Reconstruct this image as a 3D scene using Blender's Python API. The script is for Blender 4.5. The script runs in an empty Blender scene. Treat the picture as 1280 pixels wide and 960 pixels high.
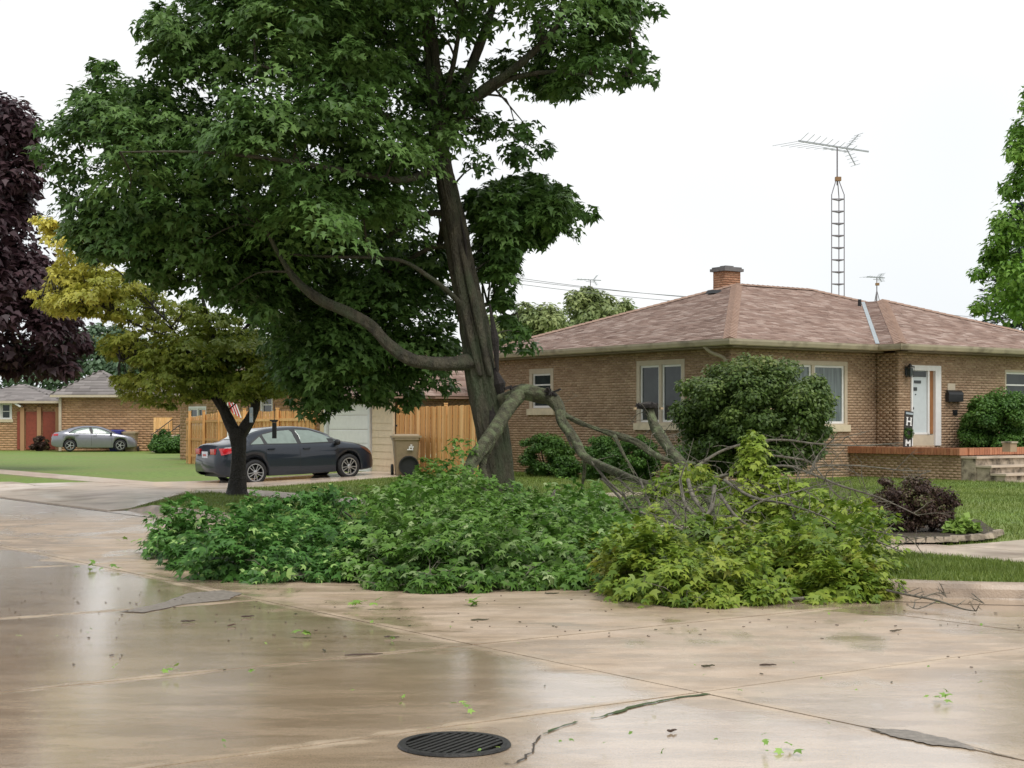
import bpy, math, random
import numpy as np
from mathutils import Vector, Matrix, noise as mnoise
random.seed(7); rng = np.random.default_rng(7)
S = bpy.context.scene; C = S.collection
# ------------------------------------------------------------------ camera
F = 1923.0; HZ = 528.0; EYE = 1.7
cam = bpy.data.cameras.new('camera'); cam.sensor_width = 36; cam.lens = 36*F/1280; cam.shift_y = (HZ-480)/1280
cam.clip_end = 3000; cam.clip_start = .1
co = bpy.data.objects.new('camera', cam); co.location = (0,0,EYE); co.rotation_euler = (math.radians(90),0,0)
C.objects.link(co); S.camera = co
# ------------------------------------------------------------------ sky
SUN_EL, SUN_AZ = math.radians(58), math.radians(150)
w = bpy.data.worlds.new('World'); S.world = w; w.use_nodes = True
n = w.node_tree.nodes; l = w.node_tree.links; n.clear()
out = n.new('ShaderNodeOutputWorld'); bg = n.new('ShaderNodeBackground'); bg.inputs['Strength'].default_value = .1
sky = n.new('ShaderNodeTexSky'); sky.sky_type = 'NISHITA'; sky.sun_disc = False
sky.sun_elevation = SUN_EL; sky.sun_rotation = SUN_AZ
tc = n.new('ShaderNodeTexCoord'); nz = n.new('ShaderNodeTexNoise'); nz.inputs['Scale'].default_value = 1.6; nz.inputs['Detail'].default_value = 3
rp = n.new('ShaderNodeValToRGB'); rp.color_ramp.elements[0].position = .35; rp.color_ramp.elements[1].position = .62
rp.color_ramp.elements[0].color = (5.5,5.95,6.35,1); rp.color_ramp.elements[1].color = (7.45,7.42,7.35,1)
mx = n.new('ShaderNodeMix'); mx.data_type = 'RGBA'; mx.inputs['Factor'].default_value = .96
l.new(tc.outputs['Generated'], nz.inputs['Vector']); l.new(nz.outputs['Fac'], rp.inputs['Fac'])
l.new(sky.outputs['Color'], mx.inputs['A']); l.new(rp.outputs['Color'], mx.inputs['B'])
l.new(mx.outputs['Result'], bg.inputs['Color']); l.new(bg.outputs['Background'], out.inputs['Surface'])
sd = bpy.data.lights.new('sun','SUN'); sd.energy = 1.5; sd.angle = math.radians(30); sd.color = (1,.97,.92)
so = bpy.data.objects.new('sun', sd); C.objects.link(so)
sdir = Vector((math.sin(SUN_AZ)*math.cos(SUN_EL), math.cos(SUN_AZ)*math.cos(SUN_EL), math.sin(SUN_EL)))
so.rotation_euler = sdir.to_track_quat('Z','Y').to_euler(); so.location = (0,0,40)
S.view_settings.view_transform = 'Standard'; S.view_settings.look = 'None'; S.view_settings.exposure = .56; S.view_settings.gamma = 1
try:
    S.cycles.max_bounces = 6; S.cycles.diffuse_bounces = 3; S.cycles.glossy_bounces = 3; S.cycles.transmission_bounces = 4; S.cycles.transparent_max_bounces = 4
except Exception: pass

# ------------------------------------------------------------------ frames
TH = math.radians(35.5)
VD = Vector((math.cos(TH), math.sin(TH), 0)); UD = Vector((-math.sin(TH), math.cos(TH), 0))
P0 = Vector((-4.71, 25.7, 0)); BE = Vector((5.05, 35.7, 0))
def UV(u, v, z=0): return P0 + UD*u + VD*v + Vector((0,0,z))
def uv_of(x, y):
    d = Vector((x,y,0)) - P0; return d.dot(UD), d.dot(VD)
def W(px, py, Y): return Vector(((px-640)/F*Y, Y, EYE+(HZ-py)/F*Y))
def G(px, py, z=0.0):
    Y = (EYE-z)*F/(py-HZ); return Vector(((px-640)/F*Y, Y, z))
def sstep(a,b,x):
    t = min(1,max(0,(x-a)/(b-a))); return t*t*(3-2*t)
def drive_edge(v):
    return float(np.interp(v,[0,3.5,3.55,6.2,8.8,11.4],[4.7,9.3,10.0,10.6,11.2,11.8]))
def zlot(u, v):
    z = float(np.interp(v,[0,6,11.5,20,60],[.14,.11,.28,.36,.4]))
    z += (.13-z)*sstep(20,34,u)
    e_ = drive_edge(min(v,3.5)); a = sstep(e_-1.5,e_-.1,u)*(1-sstep(14.2,15.6,u))
    return z*(1-a*(1-min(1,max(0,v/3.2))))
def ZW(x,y): return zlot(*uv_of(x,y))

# ------------------------------------------------------------------ materials
def mat(name, col, rough=.6, metal=0, var=.15, vs=8, bump=0, bs=60, cols=None, spec=.5, coat=0, stretch=None, trans=0, dirt=None, obj=False):
    m = bpy.data.materials.new(name); m.use_nodes = True
    N = m.node_tree.nodes; L = m.node_tree.links; b = N['Principled BSDF']
    b.inputs['Roughness'].default_value = rough; b.inputs['Metallic'].default_value = metal
    b.inputs['Specular IOR Level'].default_value = spec
    if coat: b.inputs['Coat Weight'].default_value = coat; b.inputs['Coat Roughness'].default_value = .06
    t = N.new('ShaderNodeTexCoord') if obj else N.new('ShaderNodeNewGeometry')
    src = t.outputs['Object'] if obj else t.outputs['Position']
    if stretch:
        mp = N.new('ShaderNodeMapping'); mp.inputs['Scale'].default_value = stretch; L.new(src, mp.inputs['Vector']); src = mp.outputs['Vector']
    if cols:
        a = N.new('ShaderNodeAttribute'); a.attribute_name = 'rnd'
        r = N.new('ShaderNodeValToRGB'); e = r.color_ramp.elements
        e[0].color = (*cols[0],1); e[1].color = (*cols[-1],1)
        for i, c in enumerate(cols[1:-1]):
            q = e.new((i+1)/(len(cols)-1)); q.color = (*c,1)
        L.new(a.outputs['Fac'], r.inputs['Fac']); base = r.outputs['Color']
    else:
        g = N.new('ShaderNodeRGB'); g.outputs[0].default_value = (*col,1); base = g.outputs[0]
    if var:
        x = N.new('ShaderNodeTexNoise'); x.inputs['Scale'].default_value = vs; x.inputs['Detail'].default_value = 5
        L.new(src, x.inputs['Vector'])
        mr = N.new('ShaderNodeMapRange'); mr.inputs['From Min'].default_value = .3; mr.inputs['From Max'].default_value = .7
        mr.inputs['To Min'].default_value = 1-var; mr.inputs['To Max'].default_value = 1+var
        L.new(x.outputs['Fac'], mr.inputs['Value'])
        vm = N.new('ShaderNodeVectorMath'); vm.operation = 'SCALE'; L.new(base, vm.inputs[0]); L.new(mr.outputs['Result'], vm.inputs['Scale'])
        base = vm.outputs['Vector']
    if dirt:
        dc, dsc, lo, hi = dirt
        x = N.new('ShaderNodeTexNoise'); x.inputs['Scale'].default_value = dsc; x.inputs['Detail'].default_value = 6; L.new(src, x.inputs['Vector'])
        mr = N.new('ShaderNodeMapRange'); mr.inputs['From Min'].default_value = lo; mr.inputs['From Max'].default_value = hi; L.new(x.outputs['Fac'], mr.inputs['Value'])
        mm = N.new('ShaderNodeMix'); mm.data_type = 'RGBA'; L.new(mr.outputs['Result'], mm.inputs['Factor']); L.new(base, mm.inputs['A']); mm.inputs['B'].default_value = (*dc,1)
        base = mm.outputs['Result']
    L.new(base, b.inputs['Base Color'])
    if bump:
        x = N.new('ShaderNodeTexNoise'); x.inputs['Scale'].default_value = bs; x.inputs['Detail'].default_value = 6; L.new(src, x.inputs['Vector'])
        bp = N.new('ShaderNodeBump'); bp.inputs['Strength'].default_value = bump; bp.inputs['Distance'].default_value = .06 if 'bark' in name else .02
        L.new(x.outputs['Fac'], bp.inputs['Height']); L.new(bp.outputs['Normal'], b.inputs['Normal'])
    if trans:
        tr = N.new('ShaderNodeBsdfTranslucent'); L.new(base, tr.inputs['Color'])
        ms = N.new('ShaderNodeMixShader'); ms.inputs[0].default_value = trans
        L.new(b.outputs[0], ms.inputs[1]); L.new(tr.outputs[0], ms.inputs[2]); L.new(ms.outputs[0], N['Material Output'].inputs['Surface'])
    return m
M = {}
M['brick'] = mat('brick', None, .85, cols=[(.31,.20,.122),(.36,.24,.15),(.39,.265,.17),(.45,.315,.205),(.325,.21,.13)], var=.12, vs=1.3, bump=.3, bs=90)
M['far_brick'] = mat('far_brick', None, .85, cols=[(.38,.215,.11),(.45,.265,.14),(.50,.30,.165),(.41,.235,.125)], var=.12, vs=.8)
M['mortar'] = mat('mortar', (.37,.26,.172), .9, var=.2, vs=3)
M['shingle'] = mat('shingle', None, .75, cols=[(.21,.13,.10),(.29,.19,.15),(.43,.32,.27),(.25,.16,.125),(.35,.24,.195)], var=.1, vs=2, bump=.5, bs=200)
M['hipcap'] = mat('hip_cap', None, .8, cols=[(.28,.175,.125),(.32,.205,.15)], var=.1, vs=5, bump=.3)
M['gutter'] = mat('gutter', (.42,.36,.26), .4, var=.12, vs=3, dirt=((.14,.11,.08),2,.5,.75))
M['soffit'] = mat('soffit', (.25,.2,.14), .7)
M['flash'] = mat('flashing', (.35,.40,.42), .35, metal=.5)
M['limestone'] = mat('limestone', (.62,.53,.37), .8, var=.12, vs=6)
M['beige'] = mat('beige_trim', (.52,.44,.33), .6, var=.06)
M['white'] = mat('white_paint', (.75,.74,.72), .45, var=.05)
M['glass'] = mat('window_glass', (.035,.045,.045), .06, var=.3, vs=2, spec=.35)
M['curtain'] = mat('curtain_glass', (.13,.16,.16), .12, var=.35, vs=3, stretch=(6,6,.4), spec=.4)
M['door'] = mat('door_paint', (.55,.60,.61), .4, var=.04)
M['orange'] = mat('orange_trim', (.30,.13,.045), .6)
M['coping'] = mat('coping_brick', None, .7, cols=[(.38,.145,.07),(.46,.20,.105),(.34,.12,.06)], var=.15, vs=7)
M['stone'] = mat('step_stone', (.40,.33,.25), .85, var=.25, vs=6, bump=.5, bs=30, dirt=((.09,.07,.05),5,.48,.66))
M['black'] = mat('black_metal', (.015,.015,.016), .45, var=.1)
M['blackp'] = mat('black_plastic', (.012,.012,.013), .5, var=.1)
M['bark'] = mat('maple_bark', (.06,.052,.034), .85, var=.5, vs=9, bump=1.0, bs=30, stretch=(1,1,.4), dirt=((.055,.07,.035),3,.45,.68))
M['barkl'] = mat('lichen_bark', (.07,.068,.038), .85, var=.4, vs=9, bump=.9, bs=30, dirt=((.135,.16,.08),7,.48,.66))
M['twig'] = mat('twig_bark', (.14,.125,.095), .85, var=.45, vs=14, bump=.5)
M['darkbark'] = mat('dark_wet_bark', (.022,.018,.014), .6, var=.3, vs=8, bump=.9, bs=30)
M['torn'] = mat('torn_rotten_wood', (.025,.02,.018), .9, var=.4, vs=20, bump=1, bs=50)
M['split'] = mat('fresh_split_wood', (.45,.33,.2), .8, var=.3, vs=10)
LR = dict(rough=.45, spec=.32, var=.12, vs=1.5, trans=.3)
M['maple'] = mat('maple_leaf', None, cols=[(.04,.09,.022),(.075,.15,.034),(.115,.21,.05),(.18,.29,.085)], **LR)
M['fallen'] = mat('fallen_leaf_green', None, cols=[(.028,.075,.014),(.09,.195,.03),(.15,.28,.046),(.25,.34,.14),(.45,.55,.26)], **LR)  # darkest tone paints the shaded voids among the boughs
M['fallenleft'] = mat('fallen_leaf_pale_green', None, cols=[(.025,.07,.014),(.065,.17,.03),(.11,.25,.05),(.36,.54,.16)], **LR)
M['fallenyel'] = mat('fallen_leaf_yellow_green', None, cols=[(.04,.085,.014),(.115,.195,.024),(.22,.31,.036),(.35,.41,.06),(.29,.25,.07)], **LR)
M['young'] = mat('young_tree_leaf', None, cols=[(.13,.24,.04),(.27,.33,.055),(.55,.52,.09),(.80,.73,.17)], **LR)
M['purple'] = mat('purple_leaf', None, cols=[(.028,.014,.018),(.058,.030,.036),(.11,.062,.07)], **LR)
M['lime'] = mat('right_tree_leaf', None, cols=[(.09,.20,.03),(.18,.34,.05),(.27,.43,.08)], **LR)
M['back'] = mat('background_leaf', None, cols=[(.15,.21,.08),(.26,.32,.12),(.38,.42,.17)], **LR)
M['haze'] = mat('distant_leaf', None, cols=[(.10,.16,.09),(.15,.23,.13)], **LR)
M['shrub'] = mat('shrub_leaf', None, cols=[(.035,.07,.016),(.08,.135,.03),(.15,.21,.05),(.28,.29,.11)], **LR)
M['yew'] = mat('yew_leaf', None, cols=[(.035,.085,.015),(.07,.16,.026),(.13,.24,.045)], **LR)
M['spruce'] = mat('spruce_needle', None, cols=[(.03,.055,.04),(.07,.10,.08)], **LR)
M['barberry'] = mat('barberry_leaf', None, cols=[(.035,.018,.016),(.07,.04,.032),(.12,.075,.05),(.14,.17,.05)], **LR)
M['hosta'] = mat('hosta_leaf', None, cols=[(.15,.26,.04),(.3,.42,.09)], **LR)
M['cedar'] = mat('cedar_board', None, .75, cols=[(.60,.30,.10),(.75,.41,.155),(.86,.52,.23)], var=.2, vs=5, stretch=(6,6,.6), obj=True)
M['siding'] = mat('siding', (.78,.62,.42), .6, var=.06)
M['garage'] = mat('garage_door', (.90,.87,.84), .5, var=.04)
M['bin'] = mat('tan_bin_plastic', (.25,.19,.115), .55, var=.1)
M['binlid'] = mat('bin_lid_plastic', (.29,.22,.135), .5, var=.08)
M['bluebin'] = mat('blue_bin_plastic', (.035,.035,.22), .4)
M['carp'] = mat('slate_car_paint', (.013,.019,.030), .4, metal=.1, var=.03, coat=.75, spec=.3)
M['carg'] = mat('silver_car_paint', (.26,.26,.30), .3, metal=.6, var=.03, coat=1)
M['carglass'] = mat('car_glass', (.20,.25,.22), .08, var=.1, spec=.6, coat=.5)
M['tyre'] = mat('tyre_rubber', (.012,.012,.013), .75)
M['rim'] = mat('alloy_rim', (.45,.45,.46), .3, metal=.7)
M['redlamp'] = mat('red_lamp', (.45,.012,.02), .15, coat=1)
M['amber'] = mat('amber_lamp', (.10,.04,.03), .2, coat=1)
M['plate'] = mat('plate', (.65,.68,.75), .4)
M['platered'] = mat('plate_red', (.5,.12,.12), .4)
M['redp'] = mat('garage_red_door', (.26,.055,.03), .6)
M['wire'] = mat('wire', (.12,.12,.13), .5)
M['steel'] = mat('antenna_steel', (.22,.20,.22), .5, metal=.3)
M['rust'] = mat('rusty_rotor', (.3,.17,.08), .7)
M['alum'] = mat('antenna_aluminium', (.38,.40,.42), .4, metal=.5)
M['iron'] = mat('cast_iron', (.022,.020,.018), .45, metal=.4, var=.4, vs=20, bump=.4)
M['pit_shade'] = mat('drain_pit_shade', (.003,.003,.003), .9, var=0)
M['moss'] = mat('moss', (.05,.075,.02), .9, var=.4, vs=20)
M['crack'] = mat('crack_dirt', (.055,.042,.03), .9)
M['asphalt'] = mat('asphalt_patch', (.21,.18,.15), .5, var=.3, vs=20, bump=.5)
M['debris'] = mat('wet_debris', None, .6, cols=[(.05,.03,.02),(.09,.055,.035),(.04,.05,.015)], var=.2)
M['limeleaf'] = mat('torn_leaf', None, .5, cols=[(.12,.25,.03),(.28,.45,.08)], var=.2, trans=.2)
M['soil'] = mat('bed_soil', (.06,.045,.03), .95, var=.3, vs=12, bump=.6)
M['greybag'] = mat('pale_green_tarp', (.33,.48,.36), .5, var=.2)
M['red'] = mat('flag_red', (.6,.03,.04), .7); 
M['greyroof'] = mat('grey_shingle', None, .85, cols=[(.17,.15,.145),(.24,.215,.205),(.28,.25,.24)], var=.12, vs=.7)
M['kerb'] = mat('kerb_concrete', (.33,.245,.175), .5, var=.25, vs=4, bump=.4, bs=50, dirt=((.14,.10,.07),3,.5,.75), coat=.3)
M['walk'] = mat('walk_concrete', (.56,.45,.355), .5, var=.14, vs=1.5, bump=.15, bs=70, dirt=((.25,.18,.13),.8,.52,.72), coat=.35)
def grass_mat(name, cols, vs):
    m = mat(name, cols[1], .75, var=.38, vs=7, bump=1, bs=30, dirt=(cols[0],.35,.42,.60)); return m
M['lawn'] = grass_mat('lawn_grass', [(.165,.205,.04),(.14,.215,.03)], 3)
M['blade'] = mat('grass_blade', None, .5, cols=[(.10,.15,.025),(.15,.21,.035),(.22,.27,.055)], var=.25, vs=.6, trans=.25)

def wet_mat():
    m = bpy.data.materials.new('wet_concrete'); m.use_nodes = True
    N = m.node_tree.nodes; L = m.node_tree.links; b = N['Principled BSDF']
    g = N.new('ShaderNodeNewGeometry'); pos = g.outputs['Position']
    def noise(sc, det=5, stretch=None, rough=.5):
        src = pos
        if stretch:
            mp = N.new('ShaderNodeMapping'); mp.inputs['Scale'].default_value = stretch; mp.inputs['Rotation'].default_value = (0,0,-TH); L.new(pos, mp.inputs['Vector']); src = mp.outputs['Vector']
        x = N.new('ShaderNodeTexNoise'); x.inputs['Scale'].default_value = sc; x.inputs['Detail'].default_value = det; x.inputs['Roughness'].default_value = rough
        L.new(src, x.inputs['Vector']); return x.outputs['Fac']
    def mr(v, a, b_, c=0, d=1, smooth=False):
        x = N.new('ShaderNodeMapRange'); x.inputs['From Min'].default_value = a; x.inputs['From Max'].default_value = b_
        x.inputs['To Min'].default_value = c; x.inputs['To Max'].default_value = d
        if smooth: x.interpolation_type = 'SMOOTHSTEP'
        L.new(v, x.inputs['Value']); return x.outputs['Result']
    def math_(op, a, b_):
        x = N.new('ShaderNodeMath'); x.operation = op
        for i, q in enumerate((a,b_)):
            if isinstance(q,(int,float)): x.inputs[i].default_value = q
            else: L.new(q, x.inputs[i])
        return x.outputs[0]
    def dot(vec, off):
        x = N.new('ShaderNodeVectorMath'); x.operation = 'DOT_PRODUCT'; L.new(pos, x.inputs[0]); x.inputs[1].default_value = vec
        return math_('SUBTRACT', x.outputs['Value'], off)
    v = dot(VD, P0.dot(VD)); u = dot(UD, P0.dot(UD))
    # water film west of the joint at v=-4.4, patchy elsewhere
    a = math_('ADD', v, mr(noise(.6,4), .3,.7,-.45,.45))
    film = mr(a, -4.7, -4.2, 1, 0, True)
    up = mr(u, -1, 6, 0, .75, True)
    pale = mr(math_('ADD', u, mr(noise(.5,3),.3,.7,-.5,.5)), -17.2, -16.2, .75, 0, True)
    pn = mr(noise(.9,6,(1,.35,1),.6), .50, .60, 0, 1, True)
    gw = math_('MULTIPLY', mr(math_('ADD', v, mr(noise(1.1,3),.3,.7,-.5,.5)), -1.3,-.7,0,1,True), mr(u,-20,-9,1,.3))
    wet0 = math_('MAXIMUM', math_('MAXIMUM', math_('MAXIMUM', film, pale), up), gw)
    du=math_('ADD',u,11.3); dv=math_('SUBTRACT',v,4.5); rad=math_('SQRT',math_('ADD',math_('MULTIPLY',du,du),math_('MULTIPLY',dv,dv)),0)
    pud=math_('MULTIPLY', mr(math_('ADD',rad,mr(noise(1.4,4),.3,.7,-.22,.22)),5.75,6.1,1,0,True), mr(u,-11,-12.5,0,1))
    wet0=math_('MAXIMUM',wet0,pud)
    wet = math_('MAXIMUM', math_('MULTIPLY', wet0, mr(noise(.45,5,(1,.5,1)), .27,.40,.35,1,True)), math_('ADD', math_('MULTIPLY', pn, .5), mr(noise(2.2,6,(.35,1.6,1)),.4,.6,.08,.40)))
    c1 = N.new('ShaderNodeMix'); c1.data_type = 'RGBA'; c1.inputs['A'].default_value = (.47,.365,.275,1); c1.inputs['B'].default_value = (.38,.28,.195,1)
    L.new(mr(noise(1.3,8,None,.65), .38,.62), c1.inputs['Factor'])
    c2 = N.new('ShaderNodeMix'); c2.data_type = 'RGBA'; L.new(c1.outputs['Result'], c2.inputs['A']); c2.inputs['B'].default_value = (.44,.325,.215,1)
    L.new(math_('MULTIPLY', wet, mr(noise(.7,5),.35,.65,.45,.95)), c2.inputs['Factor'])
    st = math_('MULTIPLY', mr(noise(1.15,8,(.45,1.5,1),.62), .52,.545,0,1,True), mr(noise(.3,3),.4,.6,.35,1))
    c4 = N.new('ShaderNodeMix'); c4.data_type='RGBA'; L.new(c2.outputs['Result'], c4.inputs['A']); c4.inputs['B'].default_value=(.235,.15,.085,1); L.new(math_('MULTIPLY',st,.38), c4.inputs['Factor']); c2 = c4
    wet = math_('MAXIMUM', wet, math_('MULTIPLY', st, .6))
    def near_line(q_,c_): return math_('ABSOLUTE', math_('ADD', math_('ADD', q_, c_), mr(noise(3,4),.3,.7,-.03,.03)), 0)
    jd = near_line(v,4.5)
    for c_ in (16.45,13.9,10.25,5.7,1.3): jd = math_('MINIMUM', jd, near_line(u,c_))
    band = math_('MULTIPLY', mr(jd,.03,.13,1,0,True), mr(noise(1.7,5),.38,.6,.15,1))
    c3 = N.new('ShaderNodeMix'); c3.data_type='RGBA'; L.new(c2.outputs['Result'], c3.inputs['A']); c3.inputs['B'].default_value=(.50,.39,.28,1); L.new(math_('MULTIPLY',band,.75), c3.inputs['Factor'])
    wet = math_('MULTIPLY', wet, math_('SUBTRACT', 1, math_('MULTIPLY', band, .6)))
    fine = math_('MULTIPLY', mr(noise(110,4), .3,.7,.80,1.20), mr(noise(2.6,7,(.5,1.3,1),.7), .47,.54,.90,1.08))
    sc = N.new('ShaderNodeVectorMath'); sc.operation='SCALE'; L.new(c3.outputs['Result'], sc.inputs[0]); L.new(fine, sc.inputs['Scale'])
    L.new(sc.outputs['Vector'], b.inputs['Base Color'])
    L.new(mr(wet,0,1,.55,.16), b.inputs['Roughness'])
    b.inputs['Specular IOR Level'].default_value = .3
    L.new(mr(wet,.15,.9,.12,.85), b.inputs['Coat Weight']); b.inputs['Coat IOR'].default_value = 1.33
    L.new(mr(math_('ADD', wet, mr(noise(3,4),.3,.7,-.12,.12)),.2,1,.34,.05), b.inputs['Coat Roughness'])
    bp = N.new('ShaderNodeBump'); bp.inputs['Distance'].default_value = .006; L.new(mr(wet,0,1,.7,.06), bp.inputs['Strength'])
    L.new(noise(45,6,None,.7), bp.inputs['Height']); L.new(bp.outputs['Normal'], b.inputs['Normal'])
    b2 = N.new('ShaderNodeBump'); b2.inputs['Distance'].default_value = .004; b2.inputs['Strength'].default_value = .55
    L.new(math_('ADD', noise(6,3), math_('MULTIPLY', noise(30,5,None,.65), .55)), b2.inputs['Height']); L.new(b2.outputs['Normal'], b.inputs['Coat Normal'])
    return m
M['wet'] = wet_mat()
M['water'] = mat('puddle_water', (.10,.09,.075), .04, var=.1, spec=.6, coat=1, bump=.03, bs=8)

# ------------------------------------------------------------------ builders
def tag(o, label=None, cat=None, group=None, kind=None):
    if label: o['label'] = label
    if cat: o['category'] = cat
    if group: o['group'] = group
    if kind: o['kind'] = kind
    return o
def empty(name, loc=(0,0,0), rz=0, label=None, cat=None, group=None, rot=None):
    o = bpy.data.objects.new(name, None); o.location = loc; o.rotation_euler = rot or (0,0,rz); o.empty_display_size = .2
    C.objects.link(o); return tag(o, label, cat, group)
def link(name, me, m, parent=None):
    o = bpy.data.objects.new(name, me)
    if m is not None and not me.materials: me.materials.append(m)
    C.objects.link(o)
    if parent is not None: o.parent = parent
    return o
class MB:
    def __init__(s): s.v=[]; s.f=[]; s.r=[]
    def add(s, vs, fs, r=None):
        b = len(s.v); s.v += [tuple(x) for x in vs]; s.f += [tuple(i+b for i in q) for q in fs]
        r = random.random() if r is None else r; s.r += [r]*len(fs)
    def box(s, c, d, rz=0, R=None, r=None, taper=1):
        R = R or Matrix.Rotation(rz,3,'Z'); c = Vector(c); vs=[]
        for z in (-.5,.5):
            t = taper if z>0 else 1
            for x,y in ((-.5,-.5),(.5,-.5),(.5,.5),(-.5,.5)): vs.append(c + R@Vector((x*d[0]*t,y*d[1]*t,z*d[2])))
        s.add(vs, [(3,2,1,0),(4,5,6,7),(0,1,5,4),(1,2,6,5),(2,3,7,6),(3,0,4,7)], r); return s
    def bar(s, a, b, wd, h=None, r=None):
        a=Vector(a); b=Vector(b); d=b-a; L=d.length
        if L<1e-6: return s
        R = d.to_track_quat('X','Z').to_matrix(); s.box((a+b)/2,(L,wd,h or wd),R=R,r=r); return s
    def tube(s, pts, rad, seg=8, wob=0, cap=True, ridge=0, r=None, bark=0):
        off=random.uniform(0,50)
        pts=[Vector(p) for p in pts]; n_=len(pts); rings=[]; up=Vector((0,0,1)); vs=[]
        t0=(pts[1]-pts[0]).normalized(); x=t0.orthogonal().normalized()
        ph=[random.uniform(0,6.28) for _ in range(4)]
        for i,p in enumerate(pts):
            t=(pts[min(i+1,n_-1)]-pts[max(i-1,0)]).normalized()
            x=(x-t*x.dot(t)).normalized(); y=t.cross(x); rr=rad[i] if hasattr(rad,'__len__') else rad
            for k in range(seg):
                a=2*math.pi*k/seg
                q=rr*(1+ridge*(.5*math.sin(3*a+ph[0]+i*.12)+.35*math.sin(5*a+ph[1]-i*.1)+.3*math.sin(8*a+ph[2]))+random.uniform(-wob,wob))
                if bark:
                    c_=math.cos(a)*rr; s_=math.sin(a)*rr; ll=i*(pts[1]-pts[0]).length
                    q+=bark*(mnoise.noise(Vector((c_*9+off,s_*9,ll*1.1)))*1.0+abs(mnoise.noise(Vector((c_*26,s_*26+off,ll*3))))*-1.3+.5*mnoise.noise(Vector((c_*5,s_*5,ll*6+off))))
                vs.append(p+(x*math.cos(a)+y*math.sin(a))*q)
        fs=[]
        for i in range(n_-1):
            for k in range(seg):
                k2=(k+1)%seg; fs.append((i*seg+k,i*seg+k2,(i+1)*seg+k2,(i+1)*seg+k))
        if cap: fs.append(tuple(range(seg-1,-1,-1))); fs.append(tuple((n_-1)*seg+k for k in range(seg)))
        s.add(vs,fs,r); return s
    def lathe(s, prof, seg=24, Mx=None, r=None, caps=True):
        vs=[]; Mx=Mx or Matrix.Identity(4)
        for rr,z in prof:
            for k in range(seg):
                a=2*math.pi*k/seg; vs.append(Mx@Vector((rr*math.cos(a),rr*math.sin(a),z)))
        fs=[]
        for i in range(len(prof)-1):
            for k in range(seg): k2=(k+1)%seg; fs.append((i*seg+k,i*seg+k2,(i+1)*seg+k2,(i+1)*seg+k))
        if caps and prof[0][0]>1e-4: fs.append(tuple(range(seg-1,-1,-1)))
        if caps and prof[-1][0]>1e-4: fs.append(tuple((len(prof)-1)*seg+k for k in range(seg)))
        s.add(vs,fs,r); return s
    def mesh(s, name, smooth=False):
        me=bpy.data.meshes.new(name); me.from_pydata(s.v,[],s.f)
        at=me.attributes.new('rnd','FLOAT','FACE'); at.data.foreach_set('value',s.r)
        if smooth: me.polygons.foreach_set('use_smooth',[True]*len(me.polygons))
        me.update(); return me
    def build(s, name, m, parent=None, smooth=False): return link(name, s.mesh(name,smooth), m, parent)
def np_mesh(name, V, Fc, rnd, smooth=False):
    me=bpy.data.meshes.new(name); V=np.asarray(V,np.float32); Fc=np.asarray(Fc,np.int32)
    nf,k=Fc.shape
    me.vertices.add(len(V)); me.vertices.foreach_set('co',V.ravel())
    me.loops.add(nf*k); me.loops.foreach_set('vertex_index',Fc.ravel())
    me.polygons.add(nf); me.polygons.foreach_set('loop_start',np.arange(0,nf*k,k,dtype=np.int32))
    try: me.polygons.foreach_set('loop_total',np.full(nf,k,np.int32))
    except Exception: pass
    at=me.attributes.new('rnd','FLOAT','FACE'); at.data.foreach_set('value',np.asarray(rnd,np.float32))
    if smooth: me.polygons.foreach_set('use_smooth',np.ones(nf,bool))
    me.update(calc_edges=True); return me
def smoothpath(pts, rad, k=5):
    P=[Vector(p) for p in pts]; out=[]; rr=[]
    for i in range(len(P)-1):
        p0=P[max(i-1,0)];p1=P[i];p2=P[i+1];p3=P[min(i+2,len(P)-1)]
        for j in range(k):
            t=j/k; t2=t*t;t3=t2*t
            out.append(.5*((2*p1)+(p2-p0)*t+(2*p0-5*p1+4*p2-p3)*t2+(3*p1-p0-3*p2+p3)*t3)); rr.append(rad[i]*(1-t)+rad[i+1]*t)
    out.append(P[-1]); rr.append(rad[-1]); return out, rr
# leaf templates: left and right half polygons (6 verts each share the midrib)
MAPLE=np.array([(0,0,0),(.36,.0,-.08),(.27,.24,0),(.56,.46,-.12),(.20,.52,-.01),(0,1.0,-.14),(-.36,.0,-.08),(-.27,.24,0),(-.56,.46,-.12),(-.20,.52,-.01)],float)
MAPLE_F=np.array([(0,1,2,3,4,5),(0,5,9,8,7,6)])
MAP6=np.array([(0,0,0),(.34,.05,-.06),(.60,.50,-.14),(.15,.46,.0),(0,1.08,-.14),(-.34,.05,-.06),(-.60,.50,-.14),(-.15,.46,.0)],float); MAP6_F=np.array([(0,1,2,3,4),(0,4,7,6,5)])
MAP3=np.array([(0,0,0),(.50,.14,-.08),(.21,.40,0),(.0,1,-.14),(-.21,.40,0),(-.50,.14,-.08)],float); MAP3_F=np.array([(0,1,2,3,4,5)])
LEAF4=np.array([(0,0,0),(.36,.45,-.06),(0,1,-.08),(-.36,.45,-.06)],float); LEAF4_F=np.array([(0,1,2,3)])
LOBE=np.array([(0,0,0),(.42,.1,-.05),(.2,.5,0),(0,1,-.12),(-.2,.5,0),(-.42,.1,-.05)],float); LOBE_F=np.array([(0,1,2,3,4,5)])
def nrmz(a): return a/np.maximum(1e-6,np.linalg.norm(a,axis=1,keepdims=True))
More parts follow.
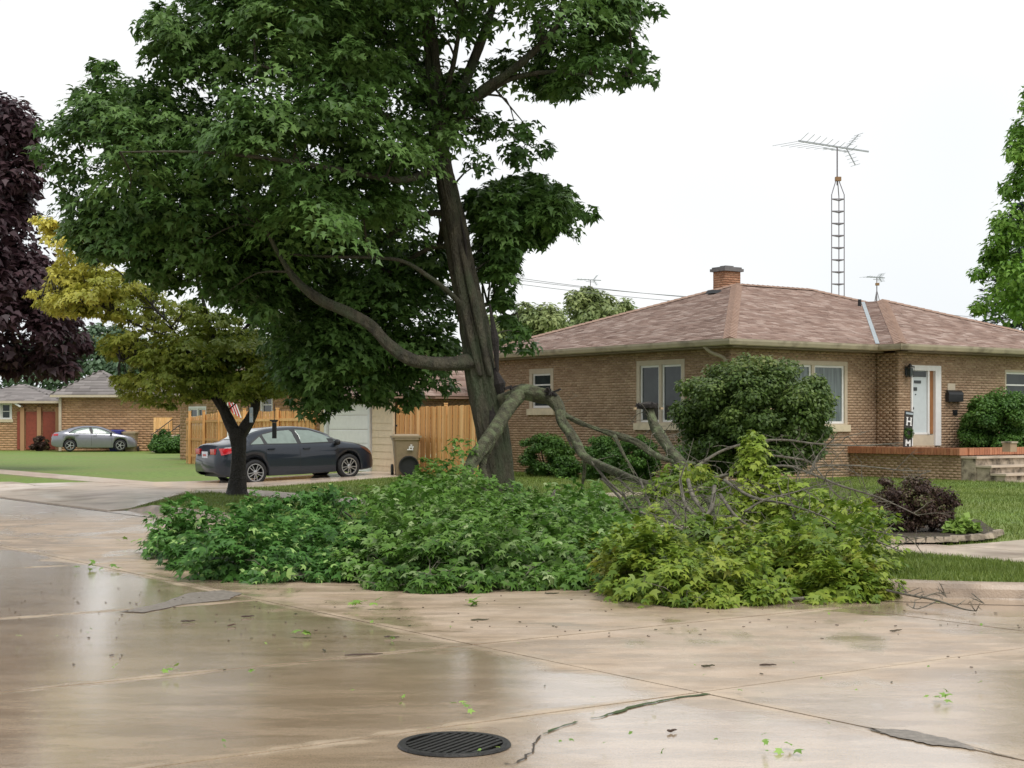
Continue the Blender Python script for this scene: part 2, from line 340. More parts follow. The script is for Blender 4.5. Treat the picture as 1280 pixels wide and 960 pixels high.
def leaf_mesh(name, pos, nor, tip, size, rnd, T, TF):
    nor=nrmz(nor); tip=nrmz(tip-nor*np.sum(tip*nor,1,keepdims=True)); lat=np.cross(tip,nor)
    N_=len(pos); k=len(T)
    V=pos[:,None,:]+size[:,None,None]*(lat[:,None,:]*T[None,:,0,None]+tip[:,None,:]*T[None,:,1,None]+nor[:,None,:]*T[None,:,2,None])
    Fc=(TF[None]+(np.arange(N_)*k)[:,None,None]).reshape(-1,TF.shape[1])
    return np_mesh(name, V.reshape(-1,3), Fc, np.repeat(rnd,len(TF)))
def blob_leaves(cs, rs, per, size, flat=.75, T=MAPLE, TF=MAPLE_F, rndf=None, name='crown', shell=.55, ground=None, up=.8, droop=.55, tones=None):
    cs=np.asarray(cs,float); rs=np.asarray(rs,float); N_=len(cs)*per
    d=nrmz(rng.normal(size=(N_,3))); ci=np.repeat(np.arange(len(cs)),per)
    rr=rs[ci]*(shell+(1-shell)*rng.random(N_)**.7)*rng.uniform(.85,1.12,N_)
    pos=cs[ci]+d*rr[:,None]*np.array([1,1,flat])
    nor=d*.75+np.array([0,0,up])+rng.normal(size=(N_,3))*.38
    tip=d*np.array([.8,.8,.2])+np.array([0,0,-droop])+rng.normal(size=(N_,3))*.35
    # bumpier clump values: tone varies by clump and leaf
    tone=rng.random(len(cs))[ci]*.5+rng.random(N_)*.5
    if tones is not None: tone=np.array(tones)[ci]*.75+rng.random(N_)*.4
    if rndf is not None: tone=np.clip(rndf(pos,tone),0,1)
    if ground is not None:
        keep=pos[:,2]>ground+.02; pos,nor,tip,tone=pos[keep],nor[keep],tip[keep],tone[keep]
    sz=size*rng.uniform(.7,1.2,len(pos))
    return leaf_mesh(name,pos,nor,tip,sz,tone,T,TF)
def in_poly(x,y,poly):
    c=False; j=len(poly)-1
    for i in range(len(poly)):
        xi,yi=poly[i]; xj,yj=poly[j]
        if (yi>y)!=(yj>y) and x<(xj-xi)*(y-yi)/(yj-yi)+xi: c=not c
        j=i
    return c
def edge_dist(x,y,poly):
    best=1e9
    for i in range(len(poly)):
        x1,y1=poly[i-1]; x2,y2=poly[i]; dx,dy=x2-x1,y2-y1; L=dx*dx+dy*dy
        t=max(0,min(1,((x-x1)*dx+(y-y1)*dy)/L)) if L else 0
        best=min(best,math.hypot(x-x1-t*dx,y-y1-t*dy))
    return best
def crown_blobs(poly, n_, Y, depth, rmin, rmax, yfun=None):
    """fill an outlined volume with clumps of leaves, thicker (in depth) towards its middle"""
    xs=[p[0] for p in poly]; ys=[p[1] for p in poly]; cs=[]; rs=[]; tries=0
    while len(cs)<n_ and tries<n_*60:
        tries+=1; x=random.uniform(min(xs),max(xs)); y=random.uniform(min(ys),max(ys))
        if not in_poly(x,y,poly): continue
        e=edge_dist(x,y,poly); r=random.uniform(rmin,rmax); s=F/Y
        if e<r*s*.8:
            r=max(.55*rmin, e/s/.8)
            if e/s<.4*rmin: continue
        dp=min(depth,.5+e/s*1.1); yy=Y+random.uniform(-1,1)*dp
        if yfun: yy=yfun(x,y,yy)
        k=yy/Y
        p=W(x,y,Y); p=Vector((p.x,yy,p.z)) if False else W(x,y,yy)
        cs.append(p); rs.append(r)
    return cs, rs
def spray_arrays(bases, dirs, lens, per, size, tones):
    """leafy twigs: flat fans of leaves along drooping shoots"""
    B=np.asarray(bases,float); D=nrmz(np.asarray(dirs,float)); L_=np.asarray(lens,float); n_=len(B); i=np.repeat(np.arange(n_),per); N_=n_*per
    t=rng.random(N_)**.75; d=D[i]; l_=L_[i]
    side=np.cross(d,np.array([0,0,1.])); side=nrmz(side+1e-4); upv=np.cross(side,d)
    wdt=l_*.42*np.sin(np.clip(t*.85+.15,0,1)*math.pi)**.7; o_=rng.uniform(-1,1,N_)
    pos=B[i]+d*(l_*t)[:,None]+side*(o_*wdt)[:,None]+upv*(rng.normal(size=N_)*.05*l_)[:,None]
    pos[:,2]-= l_*(.34*t**2+.20*np.abs(o_)**1.5)
    dd=d*np.array([1,1,.6])+np.array([0,0,-.65])*t[:,None]
    nor=upv*.55+np.array([0,0,.35])+d*np.array([.85,.85,.3])+rng.normal(size=(N_,3))*.33
    tip=dd+side*(o_*.9)[:,None]+np.array([0,0,-.35])+rng.normal(size=(N_,3))*.28
    tone=np.clip(np.asarray(tones)[i]*.72+rng.random(N_)*.4,0,1)
    return pos,nor,tip,size*rng.uniform(.6,1.2,N_),tone
def macro_sprays(mc,mr,tn,k,per,size,zlo=-.3,flat=.65,fr=.25,ln=.85,front=0):
    b=[];d=[];l_=[];t=[]
    for c,r,t0 in zip(mc,mr,tn):
        for _ in range(k):
            a=random.uniform(0,6.283); z=random.uniform(zlo,1)
            q=math.sqrt(max(0,1-z*z)); v=Vector((q*math.cos(a),q*math.sin(a)-front,z*flat)); b.append(c+v*r*fr+Vector((0,0,z*r*.12))); d.append(v); l_.append(r*ln*random.uniform(.7,1.15)); t.append(min(1,t0*.75+random.random()*.3))
    return spray_arrays(b,d,l_,per,size,t)
def cat_leaves(name, arrs, T, TF, rndf=None, ground=None, rel=None):
    pos,nor,tip,sz,tone=[np.concatenate([a[i] for a in arrs]) for i in range(5)]
    if rel is not None: pos=pos-np.array(rel)[None]
    if rndf is not None: tone=np.clip(rndf(pos,tone),0,1)
    if ground is not None: k=pos[:,2]>ground+.015; pos,nor,tip,sz,tone=pos[k],nor[k],tip[k],sz[k],tone[k]
    return leaf_mesh(name,pos,nor,tip,sz,tone,T,TF)
def blob_arrays(cs,rs,per,size,flat,shell,tones=None):
    cs=np.asarray(cs,float); rs=np.asarray(rs,float); N_=len(cs)*per; ci=np.repeat(np.arange(len(cs)),per); d=nrmz(rng.normal(size=(N_,3)))
    rr=rs[ci]*(shell+(1-shell)*rng.random(N_)**.7); pos=cs[ci]+d*rr[:,None]*np.array([1,1,flat])
    nor=d*.7+np.array([0,0,.5])+rng.normal(size=(N_,3))*.4; tip=d*np.array([.8,.8,.2])+np.array([0,0,-.7])+rng.normal(size=(N_,3))*.35
    tone=(np.asarray(tones)[ci] if tones is not None else rng.random(len(cs))[ci])*.6+rng.random(N_)*.4
    return pos,nor,tip,size*rng.uniform(.65,1.2,N_),tone
def macro_blobs(poly, nmac, Y, depth, mr0, mr1, k, br0, br1, yfun=None, flat=.6):
    mc,mr=crown_blobs(poly,nmac,Y,depth,mr0,mr1,yfun); cs=[];rs=[];tn=[]
    for c,r in zip(mc,mr):
        t0=random.random()
        for _ in range(max(3,int(k*(r/mr1)**2)+1)):
            a=random.uniform(0,6.283); z=random.uniform(-.35,1); q=math.sqrt(max(0,1-z*z))
            b=random.uniform(br0,br1); d=max(.1,r-b*.6)
            cs.append(c+Vector((q*math.cos(a)*d,q*math.sin(a)*d,z*d*flat))); rs.append(b); tn.append(t0*.6+random.random()*.25)
    return cs,rs,tn
def nearest(skel, p):
    return min(skel, key=lambda q:(q[0]-p).length)
def twigs_to(mb, skel, cs, r=.02, frac=.6, mx=1.5):
    for c in cs:
        if random.random()>frac: continue
        q,_=nearest(skel, c - Vector((0,0,.3)))
        if (q-c).length>mx: continue
        mid=(q+c)/2+Vector((random.uniform(-.15,.15),random.uniform(-.15,.15),random.uniform(.0,.25)))
        pts,rd=smoothpath([q,mid,c],[r*1.6,r,r*.4],3); mb.tube(pts,rd,5,cap=False)

# ------------------------------------------------------------------ terrain
g=MB(); g.add([(-1500,-300,-.12),(1500,-300,-.12),(1500,2500,-.12),(-1500,2500,-.12)],[(0,1,2,3)]); tag(g.build('ground',M['lawn']),kind='structure')
def umin(v): return -11.3-math.sqrt(max(0,4.5**2-(4.5-v)**2)) if v<4.5 else -15.8
def lawn():
    vs=[];fs=[]; vv=[0,.15,.4,.8,1.3,2,2.7,3.5]+[4.5+i*.9 for i in range(12)]+[17+i*4 for i in range(14)]
    ss=[i*.6 for i in range(60)]+[36+i*5 for i in range(20)]
    for v in vv:
        for s_ in ss:
            u=umin(v)+.13+s_; vs.append(UV(u,v+.1,zlot(u,v)))
    k=len(ss)
    for i in range(len(vv)-1):
        for j in range(k-1): fs.append((i*k+j,(i+1)*k+j,(i+1)*k+j+1,i*k+j+1))
    mb=MB(); mb.add(vs,fs,.5); return mb.build('lawn',M['lawn'],smooth=True)
lw=lawn(); tag(lw,kind='structure')
# street: sheet plus slabs
b=MB()
for (u0,u1,v0,v1) in ((-60,160,-30,.0),(-60,-15.7,0,70),(-15.7,-10.9,0,4.6)):
    b.add([UV(u0,v0,-.012),UV(u0,v1,-.012),UV(u1,v1,-.012),UV(u1,v0,-.012)],[(0,3,2,1)])
street=tag(b.build('street',M['crack']),kind='structure')
ul=[-60,-50,-41,-32,-28,-24,-20.3,-16.45,-13.9,-10.25,-5.7,-1.3,3.2,7.7,12.2,16.7,21.2,25.7,30.2,35,40,50,70,100,160]
vl=[-30,-22,-17.6,-13.2,-8.9,-4.5,-.42]
cells=[(ul[i],ul[i+1],vl[j],vl[j+1]) for i in range(len(ul)-1) for j in range(len(vl)-1)]
vr=[-.42,4.2,8.6,13,17.4,22,30,45,70]
cells+=[(ul[i],ul[i+1],vr[j],vr[j+1]) for i in range(7) for j in range(len(vr)-1)]
cells+=[(-16.45,-13.9,-.42,4.8),(-13.9,-10.25,-.42,4.8)]
for (u0,u1,v0,v1) in cells:
    mb=MB(); gp=.011; tz=random.uniform(-.0015,.0015)
    near=u0<20 and v0>-22 and u1<45
    q=[]; k=4 if near else 1
    pts=[]
    for (a,b_) in (((u0,v0),(u0,v1)),((u0,v1),(u1,v1)),((u1,v1),(u1,v0)),((u1,v0),(u0,v0))):
        for t in range(k):
            uu=a[0]+(b_[0]-a[0])*t/k; w_=a[1]+(b_[1]-a[1])*t/k
            uu+= (gp if uu<(u0+u1)/2 else -gp)*random.uniform(.6,1.3); w_+=(gp if w_<(v0+v1)/2 else -gp)*random.uniform(.6,1.3)
            pts.append((uu,w_))
    top=[UV(a,b_,tz) for a,b_ in pts]; bot=[UV(a,b_,-.011) for a,b_ in pts]; m_=len(pts)
    mb.add(top+bot,[tuple(range(m_-1,-1,-1))]+[(i,(i+1)%m_,m_+(i+1)%m_,m_+i) for i in range(m_)])
    mb.build('slab',M['wet'],street)
# gutter pan and kerb
def kerbline(step=.25):
    pts=[]; u=4.6
    while u>-11.3: pts.append((u,0.)); u-=step
    a=0
    while a<math.pi/2: pts.append((-11.3-4.5*math.sin(a),4.5-4.5*math.cos(a))); a+=step/4.5
    v=4.5
    while v<40: pts.append((-15.8,v)); v+=step
    return pts
KL=kerbline()
kerb=tag(MB().build('kerb',M['kerb']),kind='structure')
i=0; first=True
gut=tag(MB().build('gutter_pan',M['walk']),kind='structure')
prof=[(-.02,-.01),(0,.02),(.025,.10),(.055,.142),(.10,.155),(.20,.157),(.215,.15),(.215,-.01)]
while i<len(KL)-2:
    L_=12 if i<110 else 14; seg=KL[i:i+L_+1]
    if len(seg)<3: break
    mb=MB(); vs=[]; fs=[]; gb=MB(); gv=[]; gf=[]
    for j,(u,v) in enumerate(seg):
        ii=i+j; a=Vector(KL[max(ii-1,0)]); c=Vector(KL[min(ii+1,len(KL)-1)]); t=(c-a).normalized(); nrm=Vector((-t.y,t.x)) 
        if nrm.dot(Vector((1,1)) if v>0 or u<-11 else Vector((0,1)))<0: nrm=-nrm
        sh=.012 if j==0 else (-.012 if j==len(seg)-1 else 0)
        taper=1.0 if ii>4 else .25+.75*ii/4
        for (o_,z) in prof: vs.append(UV(u+nrm.x*o_+t.x*sh, v+nrm.y*o_+t.y*sh, z*taper if z>0 else z))
        for (o_,z) in ((-.40,.004),(-.02,.010)): gv.append(UV(u+nrm.x*o_+t.x*sh*.7, v+nrm.y*o_+t.y*sh*.7,z))
    k=len(prof)
    for j in range(len(seg)-1):
        for q in range(k-1): fs.append((j*k+q,j*k+q+1,(j+1)*k+q+1,(j+1)*k+q))
        gf.append((j*2,j*2+1,j*2+3,j*2+2))
    fs.append(tuple(range(k))); fs.append(tuple((len(seg)-1)*k+q for q in range(k-1,-1,-1)))
    mb.add(vs,fs); mb.build('kerb_stone',M['kerb'],kerb)
    gb.add(gv,gf); gb.build('gutter_slab',M['wet'],gut)
    i+=L_
# draped concrete
def drape(name, u0,u1,v0,v1, off, m, parent=None, n1=None, zf=zlot, ef=None):
    nu=max(1,int(abs(u1-u0)/.5)); nv=max(1,int(abs(v1-v0)/.5)); vs=[];fs=[]
    for a in range(nu+1):
        for c in range(nv+1):
            v=v0+(v1-v0)*c/nv; ua=u0 if ef is None else max(u0,ef(v)+.012); u=ua+(u1-ua)*a/nu
            uu,ww=(u,v)
            vs.append(UV(uu,ww,zf(uu,max(0,ww))+off))
    for a in range(nu):
        for c in range(nv): k=nv+1; fs.append((a*k+c,a*k+c+1,(a+1)*k+c+1,(a+1)*k+c))
    # skirt
    base=len(vs); ring=[c for c in range(nv+1)]+[a*(nv+1)+nv for a in range(1,nu+1)]+[nu*(nv+1)+c for c in range(nv-1,-1,-1)]+[a*(nv+1) for a in range(nu-1,0,-1)]
    for r_ in ring: p=vs[r_]; vs.append(Vector((p.x,p.y,p.z-.16)))
    for q in range(len(ring)): q2=(q+1)%len(ring); fs.append((ring[q],base+q,base+q2,ring[q2]))
    mb=MB(); mb.add(vs,fs); return mb.build(name,m,parent)
dr=tag(MB().build('driveway',M['walk']),kind='structure')
for c in range(4):
    v0=[-.3,3.5,6.2,8.8][c]; v1=[3.5,6.2,8.8,11.38][c]
    for u0,u1 in ((4.6,8.3),(8.3,11.5),(11.5,14.7)) if c==0 else ((9.9,12.4),(12.4,14.7)):
        drape('driveway_slab',u0+.012,u1-.012,v0+.012,v1-.012,.022,M['walk'],dr,ef=(lambda v: drive_edge(max(0,v))) if (c>0 and u0<10) or (c==0 and u0<8) else ((lambda v: max(8.3,drive_edge(max(0,v)))) if c==0 and u0<11 else None))
# fill to the left of the drive mouth (pale apron)
for c in range(2):
    drape('driveway_slab',14.72,16.6-c*1.2,[-.3,1.6][c]+.012,[1.6,3.4][c]-.012,.022,M['walk'],dr)
sw=tag(MB().build('sidewalk',M['walk']),kind='structure')
u=-15.5
while u<9.9:
    drape('sidewalk_slab',u+.01,u+1.5-.01,3.55,4.85,.014,M['walk'],sw); u+=1.5
u=14.8
while u<60:
    drape('sidewalk_slab',u+.01,u+1.6-.01,3.45,4.75,.018,M['walk'],sw); u+=1.6
v=4.87
while v<40:
    drape('sidewalk_slab',-12.3,-10.9,v+.01,v+1.49,.014,M['walk'],sw); v+=1.5
v=5.0
for k in range(2): drape('sidewalk_slab',-15.4,-12.35,4.9+k*1.2,4.9+(k+1)*1.2-.02,.014,M['walk'],sw)
gp=G(776,615,.27); uu,ww=uv_of(gp.x,gp.y)
st=drape('path_slab',uu-.45,uu+.45,ww-.5,ww+.5,.03,M['walk']); tag(st,kind='structure')
# grass blades (near part of the lawn and verges)
def blades(n_, u0,u1,v0,v1, name, h=.055):
    u=rng.uniform(u0,u1,n_); v=rng.uniform(v0,v1,n_); keep=[]
    for a in range(n_):
        if u[a]<umin(max(0,v[a]))+.3 and v[a]<60: keep.append(False); continue
        if 3.5<v[a]<4.9: keep.append(False); continue
        if -12.35<u[a]<-10.85 and v[a]>4.8: keep.append(False); continue
        if u[a]>drive_edge(max(0,min(v[a],11.4)))-.05 and v[a]<12: keep.append(False); continue
        if u[a]<-12.3 and 4.9<v[a]<7.3: keep.append(False); continue
        if v[a]>13.9 and u[a]>2.4: keep.append(False); continue
        keep.append(True)
    u=u[keep]; v=v[keep]; z=np.array([zlot(a,c) for a,c in zip(u,v)])
    P=np.stack([P0.x+UD.x*u+VD.x*v, P0.y+UD.y*u+VD.y*v, z-.005],1); N_=len(P)
    an=rng.uniform(0,6.28,N_); wd=rng.uniform(.004,.009,N_); hh=h*rng.uniform(.5,1.3,N_); ln=rng.normal(size=(N_,2))*.35*hh[:,None]
    V=np.zeros((N_,3,3)); dx=np.stack([np.cos(an),np.sin(an)],1)*wd[:,None]
    V[:,0]=P; V[:,1]=P; V[:,0,:2]-=dx; V[:,1,:2]+=dx; V[:,2]=P; V[:,2,:2]+=ln; V[:,2,2]+=hh
    me=np_mesh(name,V.reshape(-1,3),np.arange(N_*3).reshape(-1,3),rng.random(N_))
    return tag(link(name,me,M['blade']),'short green grass of the verge and lawn between kerb and brick house','grass',kind='stuff')
blades(70000,-15.8,-8,.2,4.0,'grass',.06)
go=blades(150000,-13,11.5,.2,14.0,'grass',.06)
blades(80000,-15.6,2.3,13.5,24,'grass',.05)

# ------------------------------------------------------------------ building helpers
def brick_boxes(x0,x1,z0,z1,openings,axis,fixed,sign,bl=.20,bh=.0573,mj=.010,proud=.004):
    """running bond on a wall plane in the house frame. axis 'x' or 'y' is the running direction"""
    cs=[];ds=[]; row=0; z=z0
    while z+bh*.5<z1:
        zz=min(z+bh,z1-.002); s=x0-(bl+mj)/2*(row%2)
        while s<x1:
            a=max(s,x0); e=min(s+bl,x1); s+=bl+mj
            segs=[(a,e)]
            for (oa,ob,oz0,oz1) in openings:
                if zz>oz0 and z<oz1:
                    ns=[]
                    for (p,q) in segs:
                        if q<=oa or p>=ob: ns.append((p,q))
                        else:
                            if p<oa: ns.append((p,oa-.001))
                            if q>ob: ns.append((ob+.001,q))
                    segs=ns
            for p,q in segs:
                if q-p<.02: continue
                pr=proud+random.uniform(0,.003)
                cs.append(((p+q)/2, (z+zz)/2)); ds.append((q-p, zz-z, pr))
        z+=bh+mj; row+=1
    cs=np.array(cs); ds=np.array(ds); N_=len(cs)
    # 5 faces: front, 4 sides
    hx=ds[:,0]/2; hz=ds[:,1]/2; pr=ds[:,2]
    V=np.zeros((N_,8,3)); k=0
    for dpt in (0,1):
        for sx,sz in ((-1,-1),(1,-1),(1,1),(-1,1)):
            run=cs[:,0]+sx*hx; zz=cs[:,1]+sz*hz; off=fixed+sign*pr*dpt
            if axis=='x': V[:,k,0]=run; V[:,k,1]=off
            else: V[:,k,1]=run; V[:,k,0]=off
            V[:,k,2]=zz; k+=1
    Fq=np.array([(4,5,6,7),(0,1,5,4),(1,2,6,5),(2,3,7,6),(3,0,4,7)])
    Fc=(Fq[None]+(np.arange(N_)*8)[:,None,None]).reshape(-1,4)
    return V.reshape(-1,3),Fc,np.repeat(rng.random(N_),5)
def wall_rects(x0,x1,z0,z1,ops):
    xs=sorted(set([x0,x1]+[o[0] for o in ops]+[o[1] for o in ops])); zs=sorted(set([z0,z1]+[o[2] for o in ops]+[o[3] for o in ops])); r=[]
    for i in range(len(xs)-1):
        for j in range(len(zs)-1):
            cx=(xs[i]+xs[i+1])/2; cz=(zs[j]+zs[j+1])/2
            if x0<=cx<=x1 and z0<=cz<=z1 and not any(o[0]<cx<o[1] and o[2]<cz<o[3] for o in ops): r.append((xs[i],xs[i+1],zs[j],zs[j+1]))
    return r
def brick_wall(parent, axis, fixed, sign, x0,x1,z0,z1, ops=(), thick=.2, m='brick', bl=.2, bh=.0573):
    mb=MB()
    for a,e,c,d in wall_rects(x0,x1,z0,z1,ops):
        f0=fixed-sign*thick
        if axis=='x': mb.box(((a+e)/2,(fixed+f0)/2,(c+d)/2),(e-a,thick,d-c))
        else: mb.box(((fixed+f0)/2,(a+e)/2,(c+d)/2),(thick,e-a,d-c))
    wl=mb.build('wall',M['mortar'],parent)
    V,Fc,r=brick_boxes(x0,x1,z0,z1,ops,axis,fixed,sign,bl,bh)
    o=link('brickwork',np_mesh('brickwork',V,Fc,r),M[m],wl); o['kind']='stuff'
    return wl
def shingle_plane(poly, up, V,Fc,R, exp_=.145, tab=.30, th=.012, rsv=None):
    """poly: 3D convex polygon of a roof plane; rows run horizontally"""
    P=[Vector(p) for p in poly]; nrm=None
    nrm=(P[1]-P[0]).cross(P[2]-P[0]).normalized()
    if nrm.z<0: nrm=-nrm
    hor=Vector((0,0,1)).cross(nrm).normalized(); slope=nrm.cross(hor).normalized()
    if slope.z<0: slope=-slope; 
    o=P[0]; pts=[((p-o).dot(hor),(p-o).dot(slope)) for p in P]
    t=min(p[1] for p in pts); tmax=max(p[1] for p in pts)
    while t<tmax-.02:
        t1=min(t+exp_,tmax); tm=t+.02; xs=[]
        for i in range(len(pts)):
            a=pts[i-1]; b_=pts[i]
            if (a[1]-tm)*(b_[1]-tm)<0: xs.append(a[0]+(b_[0]-a[0])*(tm-a[1])/(b_[1]-a[1]))
        if len(xs)>=2:
            x0,x1=min(xs),max(xs); x=x0-random.uniform(0,tab)
            while x<x1:
                wd=tab*random.uniform(.5,1.3); a=max(x,x0); e=min(x+wd,x1); x+=wd
                if e-a<.01: continue
                dd=random.choice([0,0,-.02]); hh=th*random.uniform(.6,1.5); bi=len(V)
                for (xx,tt,h) in ((a,t+dd,hh),(e,t+dd,hh),(e,t1,.001),(a,t1,.001),(a,t+dd,0),(e,t+dd,0)):
                    V.append(o+hor*xx+slope*tt+nrm*h)
                Fc.append((bi,bi+1,bi+2,bi+3)); Fc.append((bi+4,bi+5,bi+1,bi)); r=random.random(); R+= [r,r]
        t+=exp_
def hip_box(v0,v1,u0,u1,z,p):
    """returns (planes dict) of a hip roof over rectangle in the house frame x=v, y=u"""
    dv=v1-v0; du=u1-u0; a=min(dv,du)/2; h=a*p
    if dv>=du: A=(v0+a,u0+a,z+h); B=(v1-a,u0+a,z+h)
    else: A=(v0+a,u0+a,z+h); B=(v0+a,u1-a,z+h)
    c=[(v0,u0,z),(v1,u0,z),(v1,u1,z),(v0,u1,z)]
    if dv>=du: return {'front':[c[0],c[1],B,A],'right':[c[1],c[2],B],'back':[c[2],c[3],A,B],'left':[c[3],c[0],A]},A,B,c
    return {'front':[c[0],c[1],A],'right':[c[1],c[2],B,A],'back':[c[2],c[3],B],'left':[c[3],c[0],A,B]},A,B,c
def ridge_caps(lines, parent, wd=.3):
    mb=MB()
    for a,b_ in lines:
        a=Vector(a); b_=Vector(b_); d=b_-a; L=d.length; k=max(1,int(L/.2)); dn=d.normalized()
        side=dn.cross(Vector((0,0,1))).normalized(); upv=side.cross(dn).normalized()
        for i in range(k):
            p=a+d*(i/k); q=a+d*((i+1)/k)+dn*.02; r=random.random(); l0=.028 if True else 0
            vs=[p+side*wd/2-upv*.022,p+upv*.045,p-side*wd/2-upv*.022,q+side*wd/2-upv*.03,q+upv*.032,q-side*wd/2-upv*.03]
            mb.add(vs,[(0,1,4,3),(1,2,5,4),(2,1,0)],r)
    o=mb.build('ridge_cap',M['hipcap'],parent); o['kind']='stuff'; return o
def frame_loc(px, parentP, axis, fixed, rz=TH):
    """where the sight line of column px meets a wall plane of the building: gives (running coordinate, distance)"""
    d=Vector(((px-640)/F,1,0)); ex=Vector((math.cos(rz),math.sin(rz),0)); ey=Vector((-math.sin(rz),math.cos(rz),0))
    rel=-Vector((parentP.x,parentP.y,0))
    if axis=='x':   # wall y=fixed
        t=(fixed-rel.dot(ey))/d.dot(ey); return rel.dot(ex)+t*d.dot(ex), t
    t=(fixed-rel.dot(ex))/d.dot(ex); return rel.dot(ey)+t*d.dot(ey), t
def zat(py,Y): return EYE+(HZ-py)/F*Y

# ------------------------------------------------------------------ the corner brick house
house=empty('brick_house',BE,TH,'single storey tan brick house with pinkish brown hip roof and chimney on the corner lot','house')
EZ=3.65; SOF=3.46; GZ=.1
# left facade plane x=.45, front facade plane y=.45, wing front plane y=-.29
def op_from(axis,fixed,pxa,pxb,pya,pyb):
    a,Ya=frame_loc(pxa,BE,axis,fixed); b_,Yb=frame_loc(pxb,BE,axis,fixed); Y=(Ya+Yb)/2
    z1=zat(pya,Y); z0=zat(pyb,Y); return (min(a,b_),max(a,b_),z0,z1)
opL1=op_from('y',.45,662,692,461,511); opL2=op_from('y',.45,796,856,450,529)
opF=op_from('x',.45,972,1059,451,531); WY=-.29
opD=op_from('x',WY,1138,1175,457,557); opW=op_from('x',WY,1256,1292,463,515)
wl1=brick_wall(house,'y',.45,-1,.46,10.9,GZ,SOF,[opL1,opL2])
WX=5.53
wl2=brick_wall(house,'x',.45,-1,.45,WX,GZ,SOF,[opF])
wl3=brick_wall(house,'y',WX,-1,WY+.001,.449,GZ,SOF,[])
wl4=brick_wall(house,'x',WY,-1,WX,14.1,GZ,SOF,[opD,opW])
mb=MB(); mb.box((13.5,5.3,(GZ+SOF)/2),(.2,10.7,SOF-GZ)); mb.box((7,10.8,(GZ+SOF)/2),(12.8,.2,SOF-GZ)); mb.build('wall',M['far_brick'],house)
def window(parent, axis, fixed, sign, op, lights, fr='beige', sash='white', glass='glass', bars=0, sill=True, fw=.11, cols=None):
    a,e,z0,z1=op; fm=MB()
    def bx(mb,x0,x1,c0,c1,dep,th):  # dep: outer face offset relative to wall plane (outwards +)
        f=fixed+sign*(dep-th/2)
        if axis=='x': mb.box(((x0+x1)/2,f,(c0+c1)/2),(x1-x0,th,c1-c0))
        else: mb.box((f,(x0+x1)/2,(c0+c1)/2),(th,x1-x0,c1-c0))
    bx(fm,a,a+fw,z0,z1,.012,.16); bx(fm,e-fw,e,z0,z1,.012,.16); bx(fm,a+fw,e-fw,z1-fw,z1,.010,.16); bx(fm,a+fw,e-fw,z0,z0+.03,.010,.16)
    f=fm.build('window',M[fr],parent)
    W_=(e-a-2*fw); n_=lights; mw=.10 if n_>1 else 0; lw_=(W_-(n_-1)*mw)/n_
    for i in range(n_):
        x0=a+fw+i*(lw_+mw); x1=x0+lw_; zb=z0+.03; zt=z1-fw
        if i<n_-1:
            mm=MB(); bx(mm,x1,x1+mw,zb,zt,.004,.14); mm.build('mullion',M[fr],f)
        s_=MB(); k=.055
        bx(s_,x0,x0+k,zb,zt,-.03,.05); bx(s_,x1-k,x1,zb,zt,-.03,.05); bx(s_,x0+k,x1-k,zt-k,zt,-.032,.05); bx(s_,x0+k,x1-k,zb,zb+k,-.032,.05)
        for q in range(bars):
            zz=zb+(zt-zb)*(q+1)/(bars+1); bx(s_,x0+k,x1-k,zz-.02,zz+.02,-.034,.04)
        s_.build('sash',M[sash],f)
        p=MB(); bx(p,x0+k,x1-k,zb+k,zt-k,-.055,.01); p.build('pane',M[glass],f)
    if sill:
        s_=MB(); bx(s_,a-.07,e+.07,z0-.17,z0-.001,.06,.2); s_.build('sill',M['limestone'],f)
    return f
window(house,'y',.45,-1,opL1,1,bars=2,fw=.13)
window(house,'y',.45,-1,opL2,2,glass='glass',fw=.12)
window(house,'x',.45,-1,opF,2,glass='curtain',fw=.10)
window(house,'x',WY,-1,opW,1,bars=2,fw=.05)
# door
a,e,z0,z1=opD
df=MB()
for (x0,x1,c0,c1,pr) in ((a,a+.05,z0,z1,.02),(e-.22,e,z0,z1,.02),(a+.05,e-.22,z1-.13,z1,.018)):
    df.box(((x0+x1)/2,WY+.05-pr,(c0+c1)/2),(x1-x0,.14,c1-c0))
dfo=df.build('door_frame',M['white'],house)
dx0=a+.05; dx1=a+.05+(e-a-.27)*.70
dl=MB(); dl.box(((dx0+dx1)/2,WY+.06,(z0+.30+z1-.13)/2),(dx1-dx0,.05,z1-.13-z0-.30)); do=dl.build('door',M['door'],house)
q=MB(); q.box(((dx0+dx1)/2,WY+.05,z0+.15),(dx1-dx0,.06,.30)); q.build('kick_plate',M['beige'],do)
q=MB(); q.box(((dx0+dx1)/2,WY+.028,z0+.31),(dx1-dx0+.2,.03,.05)); q.build('door_rail',M['white'],do)
q=MB(); q.box(((dx0+dx1)/2,WY+.030,z1-.22),(dx1-dx0-.06,.02,.14)); q.build('dark_top_strip',M['glass'],do)  # dark strip across the top of the door leaf; there is no transom

